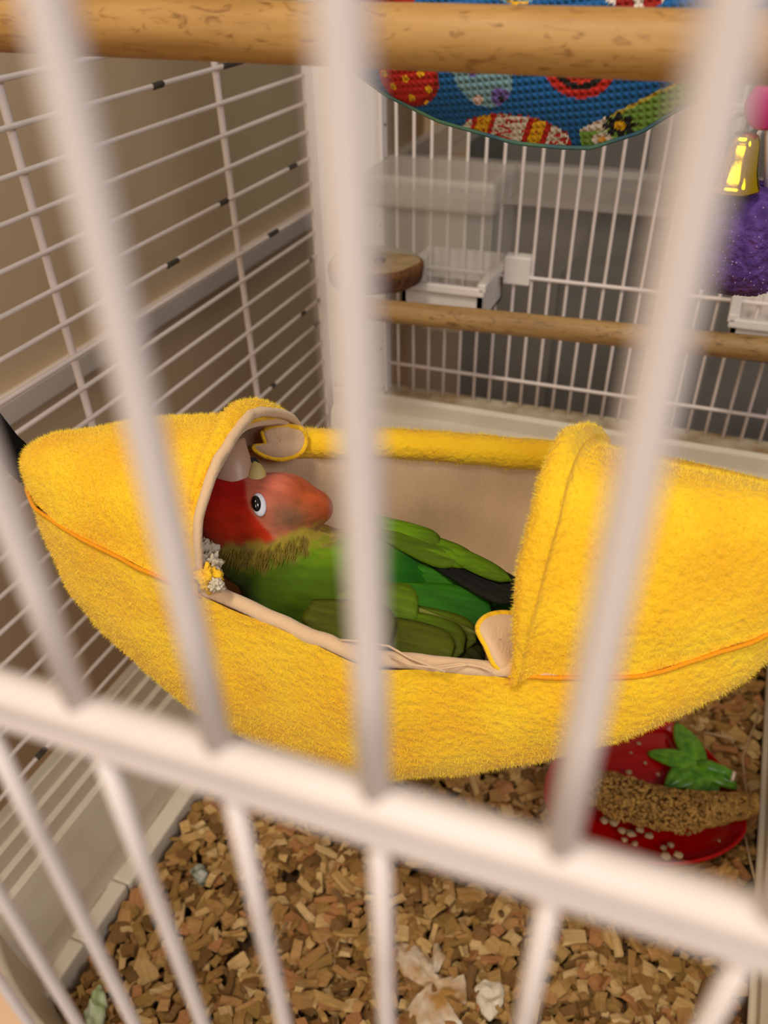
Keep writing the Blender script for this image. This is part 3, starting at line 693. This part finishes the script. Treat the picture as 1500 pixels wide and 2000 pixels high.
G1 = np.array(srgb(112, 150, 0)); G2 = np.array(srgb(76, 104, 0)); G3 = np.array(srgb(26, 104, 6)); OL = np.array(srgb(152, 138, 44)); BRN = np.array(srgb(150, 112, 60))
REDC = np.array(srgb(188, 14, 0)); RED2 = np.array(srgb(206, 52, 8)); PEACH = np.array(srgb(212, 112, 84)); OR = np.array(srgb(190, 84, 36)); GRY = np.array(srgb(112, 96, 66)); YB_ = np.array(srgb(196, 150, 62))
nz = np.array([noise.noise(Vector(v) * 90) for v in V]); nz2 = np.array([noise.noise(Vector(v) * 300) for v in V])
col = np.tile(G1, (len(V), 1))
col = col * (1 - sm(nz, -.3, .5) * .5) + G2 * sm(nz, -.3, .5) * .5
col = col * (1 - sm(-la, .002, .018)) + G2 * sm(-la, .002, .018)
col = col * (1 - sm(al, .026, .052)) + G3 * sm(al, .026, .052)
head = (hy < 1140) & (hx < 720) & (al < .028)
lineN = 1068 + 0.0 * hx + nz2 * 8 + nz * 6 - np.clip(hx - 520, 0, 200) * .38        # where the face ends and the collar starts
coll = sm(-(hy - lineN - 62 - nz2 * 22), 0, 45)
mix = coll * head[:, None]; cc_ = OL * .5 + YB_ * .5 * (1 + nz2[:, None] * .3) ; cc_ = np.where(nz2[:, None] > .25, BRN, cc_)
col = col * (1 - mix * .85) + cc_ * mix * .85
face = (sm(-(hy - lineN), -6, 10)) * head[:, None]
fc = np.tile(PEACH, (len(V), 1))
fc = fc * (1 - sm(hx, 545, 600)) + OR * sm(hx, 545, 600)
gy = np.exp(-(((hx - 572) / 42) ** 2 + ((hy - 1018) / 30) ** 2))[:, None]; fc = fc * (1 - gy * .8) + GRY * gy * .8
# edge of the red cap: from beside the beak, past the eye, down to the nape
cap = np.interp(hy, [880, 912, 935, 955, 985, 1005, 1025, 1045, 1080], [405, 440, 482, 492, 496, 502, 516, 534, 556])
rc = sm(cap - hx, -3, 4); redc = REDC * (1 - sm(hy, 960, 1070)) + RED2 * sm(hy, 960, 1070)
fc = fc * (1 - rc) + redc * rc
col = col * (1 - face) + fc * face
color_attr(me, np.clip(col, 0, 1)); me.materials.clear(); me.materials.append(BIRD); put(tmp, bird)
from mathutils.bvhtree import BVHTree
bv = BVHTree.FromPolygons([Vector(v) for v in V], [tuple(p.vertices) for p in me.polygons])
def onskin(px, py):
    r = Vector(M @ np.array([px - CX, py - CY, FPX])).normalized(); h = bv.ray_cast(Vector((0, 0, 0)), r)
    return (np.array(h[0]), np.array(h[1])) if h[0] else (None, None)
# eye
pe, ne = onskin(506, 986)
if pe is None: pe, ne = hp(506, 986, .014), -FWD
ne = ne / np.linalg.norm(ne); ne = (ne - FWD * 1.2); ne /= np.linalg.norm(ne); ea = np.cross(ne, [0.25, 0, 1]); ea /= np.linalg.norm(ea); eb = np.cross(ne, ea)
tilt = .45; e1 = ea * math.cos(tilt) + eb * math.sin(tilt); e2 = -ea * math.sin(tilt) + eb * math.cos(tilt)
ring = MB().ball(pe, (.0024, .0040, .0012), 24, 12, np.stack([e1, e2, ne])).build('eye_ring', EYER, bird)
MB().ball(pe + ne * .0006 - RIGHT * .0008 - DOWN * .0003, (.0017, .0028, .0014), 20, 12, np.stack([e1, e2, ne])).build('eye', EYEB, ring)
# beak
def horn(pts, rs, name, m, flat=.8):
    P = []
    for i, (p, r) in enumerate(zip(pts, rs)):
        t = np.array(pts[min(i + 1, len(pts) - 1)]) - np.array(pts[max(i - 1, 0)]); t /= np.linalg.norm(t)
        a = np.cross(t, -FWD); a /= np.linalg.norm(a); c = np.cross(t, a)
        P.append([np.array(p) + a * r * math.cos(q) + c * r * flat * math.sin(q) for q in np.linspace(0, 2 * PI, 20, endpoint=False)])
    return MB().grid(P, closed_v=True).build(name, m, bird)
horn([hp(464, 955, .004), hp(462, 930, .005), hp(463, 908, .006), hp(467, 890, .006), hp(473, 875, .0055), hp(481, 862, .0045)], [.0074, .0074, .0068, .0052, .0032, .0006], 'upper_beak', BEAK)
horn([hp(508, 945, .007), hp(509, 930, .0075), hp(507, 919, .0075), hp(503, 910, .007)], [.0036, .0030, .0021, .0006], 'lower_beak', mat('pale_mandible', srgb(206, 180, 112), .5))
horn([hp(494, 945, .005), hp(497, 918, .005), hp(496, 900, .0055)], [.0040, .0034, .0018], 'mouth_shadow', mat('mouth_shadow_black', srgb(24, 16, 14), .5))  # black wedge standing in for the shadow inside the open beak
# wings: flat overlapping feathers
def feather(p0, p1, wd, nrm, c1, c2, name='feather', parent=bird, thick=.0007, bow=.0):
    p0, p1, nrm = map(lambda q: np.asarray(q, float), (p0, p1, nrm)); d = p1 - p0; s = np.cross(d, nrm); s /= np.linalg.norm(s); nr = np.cross(s, d); nr /= np.linalg.norm(nr)
    if nr @ nrm < 0: nr = -nr
    rows = []; cols = []; NSg = 16; NW = 9
    for i in range(NSg + 1):
        t = i / NSg; w_ = wd * (.35 + .65 * math.sin(min(t * 1.9, PI / 2))) * math.sqrt(max(0, 1 - max(0, (t - .72) / .28) ** 2.2)); row = []
        for j in range(NW):
            q = -1 + 2 * j / (NW - 1); row.append(p0 + d * t + s * w_ * q + nr * (bow * math.sin(PI * t) + .0012 * (1 - q * q) - .0006 * (abs(q) < .05)))
            e = max(0, min(1, (t - .5) * 2)); edge_ = .12 if abs(q) > .7 else 0
            cols.append(np.array(c1) * (1 - e) + np.array(c2) * e + edge_ * np.array([.10, .13, .02]) * .4)
        rows.append(row)
    g = MB().grid(rows); me = bpy.data.meshes.new(name); me.from_pydata(g.v, [], g.f); me.materials.append(FEATH); color_attr(me, np.clip(np.array(cols), 0, 1)); me.polygons.foreach_set('use_smooth', [True] * len(me.polygons))
    o = bpy.data.objects.new(name, me); scene.collection.objects.link(o); put(o, parent)
    md = o.modifiers.new('thickness', 'SOLIDIFY'); md.thickness = thick; return o
g_ol = srgb(84, 112, 0); g_dk = srgb(76, 82, 2); g_br = srgb(104, 146, 6); blk = srgb(14, 14, 10); emer = srgb(24, 96, 8)
nrmF = -FWD * .8 + upb * .6
zw = -.168
# rump and tail coverts, bright emerald, between the wings
for i, (a, b_, wd) in enumerate([((790, 1110), (985, 1168), .0070), ((780, 1150), (960, 1200), .0075), ((800, 1085), (960, 1150), .0060)]):
    feather(at(*a, 2, -.171 - .001 * i), at(*b_, 2, -.1735 - .001 * i), wd, nrmF, srgb(52, 124, 10), emer, 'rump_feather')
for i, (a, b_) in enumerate([((900, 1180), (1060, 1215)), ((900, 1165), (1075, 1195)), ((890, 1190), (1040, 1235))]):
    feather(at(*a, 2, -.178), at(*b_, 2, -.181), .006, nrmF, emer, srgb(30, 80, 40), 'tail_feather')
# far wing
for i, (a, b_, wd) in enumerate([((800, 1072), (1000, 1180), .0032), ((810, 1066), (1014, 1172), .0032), ((815, 1060), (1022, 1162), .0030), ((820, 1052), (1026, 1152), .0030)]):
    feather(at(*a, 2, -.1680 + .0006 * i), at(*b_, 2, -.1690 + .0008 * i), wd, nrmF, blk, srgb(26, 26, 18), 'flight_feather')
for i, (a, b_, wd, c1) in enumerate([((740, 1040), (900, 1098), .0050, g_ol), ((735, 1024), (930, 1102), .0046, g_br), ((752, 1014), (1000, 1136), .0034, g_br), ((730, 1012), (860, 1062), .0040, g_br)]):
    feather(at(*a, 2, -.1655 + .0004 * i), at(*b_, 2, -.1658 + .0006 * i), wd, nrmF, c1, g_ol, 'wing_covert')
# near wing
for i, (a, b_, wd) in enumerate([((760, 1210), (948, 1300), .0056), ((770, 1228), (944, 1312), .0060), ((750, 1240), (930, 1322), .0060)]):
    feather(at(*a, 2, -.1695), at(*b_, 2, -.1705), wd, nrmF, g_dk, blk, 'flight_feather')
for i, (a, b_, wd, c1, c2) in enumerate([((748, 1186), (930, 1256), .0068, g_ol, g_dk), ((740, 1200), (905, 1275), .0080, g_ol, g_dk), ((730, 1215), (880, 1290), .0080, g_dk, g_dk), ((650, 1180), (815, 1215), .0120, g_ol, g_ol), ((600, 1190), (760, 1260), .0110, g_dk, g_dk)]):
    feather(at(*a, 2, -.1665 + .0007 * i), at(*b_, 2, -.1670 + .0007 * i), wd, nrmF, c1, c2, 'wing_covert')
feather(at(745, 1164, 2, -.1645), at(934, 1240, 2, -.1655), .0016, nrmF, srgb(128, 134, 50), srgb(96, 98, 34), 'wing_edge')
# filoplumes at the collar
b = MB()
for k in range(200):
    px, py = random.uniform(425, 600), random.uniform(1065, 1100); py -= max(0, px - 520) * .35
    p, n = onskin(px, py)
    if p is None: continue
    q, n2 = onskin(px + random.uniform(-14, 4), py + random.uniform(12, 28))
    if q is None: continue
    n = n / np.linalg.norm(n); b.tube([p - n * .0004, (p + q) / 2 + n * .0008, q + n * .0006], [.00016, .00013, .00004], 4, caps=False)
o = b.build('collar_bristles', mat('collar_olive', srgb(150, 118, 40), .8, col2=srgb(120, 110, 20), vscale=200)); put(o, bird); tag(o, kind='stuff')

# ------------------------------------------------------------------ bedding
o = MB().grid([[(x, y, -.4405 + .001 * noise.noise(Vector((x * 20, y * 20, 0)))) for y in np.linspace(.10, .535, 40)] for x in np.linspace(-.25, .1, 32)]).build('bedding_base', BEDBASE)
tag(o, 'brown dusty layer under the wood chips on the tray floor', 'bedding', kind='stuff')
def chip_geo(seed):
    r = random.Random(seed); t = r.random()
    if t < .5: lx, ly, lz = r.uniform(.0055, .0095), r.uniform(.004, .0065), r.uniform(.0012, .0026)
    elif t < .85: lx, ly, lz = r.uniform(.008, .014), r.uniform(.002, .0038), r.uniform(.0012, .0022)
    else: lx, ly, lz = r.uniform(.0035, .006), r.uniform(.003, .005), r.uniform(.002, .0035)
    vs = []
    for z in (-.5, .5):
        for x, y in ((-.5, -.5), (0, -.5), (.5, -.5), (.5, .5), (0, .5), (-.5, .5)):
            tw = .0005 * math.sin(x * 5 + seed)
            vs.append((lx * (x + r.uniform(-.10, .10)), ly * (y + r.uniform(-.16, .16)), lz * (z * r.uniform(.75, 1.1)) + tw + (.0004 if x == 0 else 0)))
    fs = [(0, 5, 4, 1), (1, 4, 3, 2), (6, 7, 10, 11), (7, 8, 9, 10)] + [(i, (i + 1) % 6, 6 + (i + 1) % 6, 6 + i) for i in range(6)]
    return np.array(vs), fs
PAL = [tuple(v * k for v, k in zip(srgb(*c), (.86, .76, .66))) for c in [(186, 150, 86), (172, 134, 72), (202, 168, 104), (154, 118, 58), (178, 138, 78), (134, 98, 46), (208, 176, 118), (182, 130, 78), (162, 130, 66), (190, 148, 90), (120, 88, 38), (216, 188, 132)]]
protos = [chip_geo(i) for i in range(36)]
def covered(px, py):
    lo = np.interp(px, [0, 200, 380, 560, 750, 950, 1150, 1350, 1500], [1100, 1230, 1400, 1490, 1525, 1510, 1460, 1390, 1322]); return py < lo - 30
chips = []
NCH = 8200
for k in range(NCH):
    x = random.uniform(-.2345, .0935); y = random.uniform(.112, .528); lvl = k / NCH
    z = -.4365 + .009 * lvl + .0012 * random.random() + .0015 * noise.noise(Vector((x * 25, y * 25, 2)))
    # keep the ground below the dish flat
    if ((x - .028) / .056) ** 2 + ((y - .36) / .058) ** 2 < 1: z = min(z, -.4305)
    tl = random.uniform(0, .75) * random.random() ** .5
    eul = (random.uniform(-tl, tl), random.uniform(-tl, tl) if random.random() < .85 else random.uniform(-1.1, 1.1), random.uniform(0, 2 * PI))
    sc = random.uniform(.95, 1.5) * (1 if random.random() < .75 else .55)
    chips.append((k % 36, (x, y, z), eul, sc, random.randrange(len(PAL)), lvl))
vis = []
for i, c in enumerate(chips):
    px, py = proj(c[1])
    if -20 < px < 1480 and 1480 < py < 2010 and not covered(px, py) and c[5] > .80:
        d = FWD @ np.array(c[1]); vis.append((-(FPX / d) ** 2 * c[3] ** 2 * np.prod(np.ptp(protos[c[0]][0], axis=0)[:2]), i))
vis.sort(); pick = set(i for _, i in vis[:300])
meshes = {}
def chip_mesh(pi, ci):
    if (pi, ci) not in meshes:
        vs, fs = protos[pi]; me = bpy.data.meshes.new('wood_chip'); me.from_pydata([tuple(v) for v in vs], [], fs); me.materials.append(CHIP)
        color_attr(me, np.tile(np.array(PAL[ci]), (len(vs), 1))); meshes[(pi, ci)] = me
    return meshes[(pi, ci)]
from mathutils import Euler
VV = []; FF = []; CC = []; nb = 0
for i, (pi, loc, eul, sc, ci, lvl) in enumerate(chips):
    if i in pick:
        o = bpy.data.objects.new('wood_chip', chip_mesh(pi, ci)); o.location = loc; o.rotation_euler = eul; o.scale = (sc, sc, sc); scene.collection.objects.link(o)
        tag(o, 'pale wood chip lying loose on top of the tray bedding', 'wood chip', 'wood chips on top of the bedding')
    else:
        vs, fs = protos[pi]; R_ = np.array(Euler(eul).to_matrix()); VV.append(vs * sc @ R_.T + np.array(loc)); FF += [tuple(q + nb for q in f) for f in fs]; nb += len(vs); CC.append(np.tile(np.array(PAL[ci]), (len(vs), 1)))
me = bpy.data.meshes.new('wood_chip_bedding'); me.from_pydata(np.concatenate(VV).tolist(), [], FF); me.materials.append(CHIP); color_attr(me, np.concatenate(CC))
o = bpy.data.objects.new('wood_chip_bedding', me); scene.collection.objects.link(o); tag(o, 'deep layer of tan wood chips covering the tray floor', 'bedding', kind='stuff')

# soiled tissue, scraps and straws on the bedding
def patch(name, pts, zc, m, label, cat, hgt=.003, seed=0):
    C = np.array([at(x, y, 2, zc) for x, y in pts]); n = len(C); fine = []
    for i in range(n):
        p0, p1, p2, p3 = C[i - 1], C[i], C[(i + 1) % n], C[(i + 2) % n]
        for t in np.linspace(0, 1, 5, endpoint=False):
            q = .5 * ((2 * p1) + (-p0 + p2) * t + (2 * p0 - 5 * p1 + 4 * p2 - p3) * t * t + (-p0 + 3 * p1 - 3 * p2 + p3) * t ** 3)
            fine.append(q + .0012 * np.array([noise.noise(Vector(q) * 400), noise.noise(Vector(q) * 400 + Vector((5, 0, 0))), 0]))
    fine = np.array(fine); c0 = fine.mean(0); P = []
    for s in (1.0, 1.0, .9, .75, .6, .45, .3, .15, .01):
        P.append([c0 + (p - c0) * s + np.array([0, 0, (-.002 if len(P) == 0 else 0) + hgt * (1 - s ** 3) * .7 + hgt * 1.1 * noise.noise(Vector(c0 + (p - c0) * s) * 260)]) for p in fine])
    o = MB().grid(P, closed_v=True).build(name, m); tag(o, label, cat); return o
patch('soiled_tissue', [(768, 1850), (800, 1840), (840, 1868), (850, 1842), (872, 1872), (850, 1890), (875, 1915), (905, 1905), (912, 1950), (890, 1975), (905, 2010), (850, 2020), (800, 2015), (795, 1965), (840, 1945), (828, 1925), (790, 1905)], -.4265, PAPER, 'soiled white tissue scrap stained brown lying among the wood chips', 'tissue', .0035)
patch('paper_scrap', [(930, 1925), (975, 1915), (985, 1950), (960, 1990), (940, 1975)], -.427, FLUFF, 'pale papery scrap between wood chips beside the soiled tissue', 'scrap', .003)
patch('green_scrap', [(165, 1975), (182, 1930), (200, 1925), (208, 1960), (196, 2010), (168, 2015)], -.424, GREENB, 'pale green husk scrap against the left tray wall at the front', 'scrap', .006)
patch('droppings', [(372, 1700), (388, 1688), (405, 1700), (400, 1722), (385, 1720)], -.4262, mat('droppings', srgb(60, 66, 40), .7, col2=srgb(190, 186, 170), vscale=160), 'dark green and white dropping on chips near the left tray wall', 'droppings', .004)
patch('brown_crust', [(1330, 1715), (1390, 1690), (1436, 1668), (1442, 1720), (1440, 1780), (1400, 1800), (1330, 1770), (1290, 1745)], -.428, CRUST, 'crumpled tan crust lying in front of the red dish', 'crust', .010)
for i, pth in enumerate([[(1485, 1385), (1450, 1480), (1455, 1530), (1462, 1580)], [(1375, 1430), (1410, 1438), (1440, 1445)], [(1452, 1620), (1465, 1680), (1480, 1740)], [(500, 1900), (520, 1870), (560, 1800)]]):
    lab = ['long pale straw leaning between the dish and the right tray wall', 'short straw lying behind the leaf of the dish', 'bent straw beside the brown crust at the right tray wall', 'thin straw lying on the chips behind the front bars'][i]
    o = MB().tube([at(x, y, 2, -.4235) for x, y in pth], .0007, 6).build('straw', STRAW); tag(o, lab, 'straw')

# ------------------------------------------------------------------ strawberry dish
ZD = -.4255
dish = empty('strawberry_dish', (0.03, 0.36, ZD - .004), 'red glazed strawberry shaped dish with green leaf cap on the bedding', 'dish')
opx = [(1064, 1560), (1072, 1500), (1110, 1455), (1180, 1422), (1250, 1408), (1312, 1410), (1352, 1440), (1395, 1478), (1432, 1530), (1456, 1590), (1452, 1635), (1400, 1672), (1310, 1690), (1225, 1678), (1150, 1650), (1095, 1615)]
C = np.array([at(x, y, 2, ZD + .010) for x, y in opx]); n = len(C); rim = []
for i in range(n):
    p0, p1, p2, p3 = C[i - 1], C[i], C[(i + 1) % n], C[(i + 2) % n]
    for t in np.linspace(0, 1, 8, endpoint=False):
        rim.append(.5 * ((2 * p1) + (-p0 + p2) * t + (2 * p0 - 5 * p1 + 4 * p2 - p3) * t * t + (-p0 + 3 * p1 - 3 * p2 + p3) * t ** 3))
rim = np.array(rim); c0 = rim.mean(0); c0[2] = ZD
P = []
for s, z in [(.80, -.0035), (.88, -.003), (.96, .003), (1.0, .0090), (1.0, .0103), (.985, .0110), (.965, .0102), (.93, .0065), (.86, .0030), (.72, .0012), (.5, .0006), (.25, .0003), (.01, .0003)]:
    P.append([(c0[0] + (p[0] - c0[0]) * s, c0[1] + (p[1] - c0[1]) * s, ZD + z) for p in rim])
MB().grid(P, closed_v=True).build('bowl', RED, dish)
o = MB().grid([P[0], [(c0[0], c0[1], ZD - .0035)] * len(rim)], closed_v=True).build('bowl_foot', RED, dish)
# domed rear half of the strawberry
dpx = [(1120, 1500), (1170, 1440), (1250, 1412), (1312, 1412), (1340, 1450), (1380, 1490), (1360, 1540), (1290, 1545), (1180, 1530)]
C = np.array([at(x, y, 2, ZD + .006) for x, y in dpx]); n = len(C); dm = []
for i in range(n):
    p0, p1, p2, p3 = C[i - 1], C[i], C[(i + 1) % n], C[(i + 2) % n]
    for t in np.linspace(0, 1, 6, endpoint=False):
        dm.append(.5 * ((2 * p1) + (-p0 + p2) * t + (2 * p0 - 5 * p1 + 4 * p2 - p3) * t * t + (-p0 + 3 * p1 - 3 * p2 + p3) * t ** 3))
dm = np.array(dm); d0 = dm.mean(0)
MB().grid([[(d0[0] + (p[0] - d0[0]) * s, d0[1] + (p[1] - d0[1]) * s, ZD + .002 + .010 * (1 - s ** 2.2)) for p in dm] for s in (1, .95, .85, .7, .5, .3, .1, .01)], closed_v=True).build('berry_dome', RED, dish)
# leaf cap: six pointed leaves with ribs and a stem
LC = at(1366, 1496, 2, ZD + .017)
for tx, ty, wd in [(1322, 1416, .0075), (1268, 1472, .0070), (1302, 1540, .0080), (1352, 1560, .0085), (1400, 1556, .0080), (1436, 1538, .0070)]:
    T = at(tx, ty, 2, ZD + .0125); d = T - LC; s = np.cross(d, [0, 0, 1]); s /= np.linalg.norm(s); rows = []
    for i in range(13):
        t = i / 12; w_ = wd * math.sin(PI * min(1, (t * .82 + .16))) ** .9 * (1 if t < 1 else .02); rows.append([LC + d * t + s * w_ * q + np.array([0, 0, .0025 * math.sin(PI * t) * (1 - .6 * q * q) + .0005 * math.cos(q * 9)]) for q in np.linspace(-1, 1, 13)])
    o = MB().grid(rows).build('leaf', LEAF, dish); md = o.modifiers.new('thickness', 'SOLIDIFY'); md.thickness = .0016; md.offset = -1
e1_ = at(1428, 1516, 2, ZD + .017)
o = MB().tube([LC + np.array([0, 0, -.001]), LC + (e1_ - LC) * .3 + np.array([0, 0, .002]), LC + (e1_ - LC) * .7 + np.array([0, 0, .0015]), e1_], [.0045, .0042, .0038, .0036], 14).build('stem', LEAF, dish)
o = MB().tube([e1_, e1_ + (e1_ - LC) * .10], [.0038, .0035], 14).build('stem_tip', CREAM, dish); tag(o, 'cream tip of the stem')

# millet spray
mil = empty('millet_spray', at(1310, 1575, 2, ZD + .014), 'brown millet spray lying across the red dish', 'millet')
mp_ = [at(x, y, 2, ZD + z) for x, y, z in [(1135, 1535, .016), (1200, 1555, .018), (1270, 1578, .018), (1340, 1588, .018), (1410, 1580, .018), (1474, 1572, .018)]]
mr_ = [.0095, .0135, .0130, .0120, .0090, .0060]
tt = np.linspace(0, 1, 40); MPp = np.array([[np.interp(t, np.linspace(0, 1, 6), [p[k] for p in mp_]) for k in range(3)] for t in tt]); MRr = np.interp(tt, np.linspace(0, 1, 6), mr_)
MB().tube(MPp, [r * .8 for r in MRr], 16).build('stalk', MILLET, mil)
b = MB(); axm = (MPp[-1] - MPp[0]); axm /= np.linalg.norm(axm); s1 = np.cross(axm, [0, 0, 1]); s1 /= np.linalg.norm(s1); s2 = np.cross(s1, axm)
for k in range(2600):
    t = random.random(); a = random.uniform(-.3, PI + .3); i = min(39, int(t * 40)); p = MPp[i] + (MPp[min(39, i + 1)] - MPp[i]) * (t * 40 - i); lump = 1 + .14 * noise.noise(Vector((t * 16, a * 2.2, 0)))
    q = p + (s1 * math.cos(a) + s2 * math.sin(a)) * MRr[i] * lump; r = random.uniform(.0008, .0013); b.ball(q, r, 6, 4)
tag(b.build('millet_seeds', MILLET, mil), kind='stuff')
# loose husks in and on the dish
hk_ = [(1180, 1602, .004), (1200, 1606, .0045), (1215, 1622, .004), (1232, 1628, .0042), (1250, 1620, .004), (1268, 1632, .0038), (1310, 1650, .003), (1296, 1656, .003), (1220, 1640, .0028), (1240, 1648, .003), (1300, 1672, .0045), (1325, 1670, .004), (1195, 1690, .0045), (1225, 1700, .004), (1260, 1490, .0018), (1285, 1512, .0018), (1248, 1452, .002), (1228, 1508, .003), (1232, 1470, .0014), (1405, 1642, .0014)]
for i, (x, y, r) in enumerate(hk_):
    zc = ZD + (.0125 if y > 1665 else .0055 if y > 1560 else .013); zc = zc if y < 1680 else ZD + .004
    c = at(x, y, 2, zc); o = crumple('seed_husk', c, r * .62, HUSK, None, i, 2.5, .6, 12, 8, .35); 
    lab, grp = (('pale seed husk lying below the lip of the red dish', 'husks below the dish') if y > 1680 else ('flat pale husk stuck on the lower rim of the red dish', 'husks on the dish rim') if y > 1660 else ('pale seed husk inside the lower bowl of the red dish', 'husks in the bowl') if y > 1560 else ('tiny pale crumb on the domed rear half of the red dish', 'crumbs on the berry dome'))
    tag(o, lab, 'seed husk', grp)
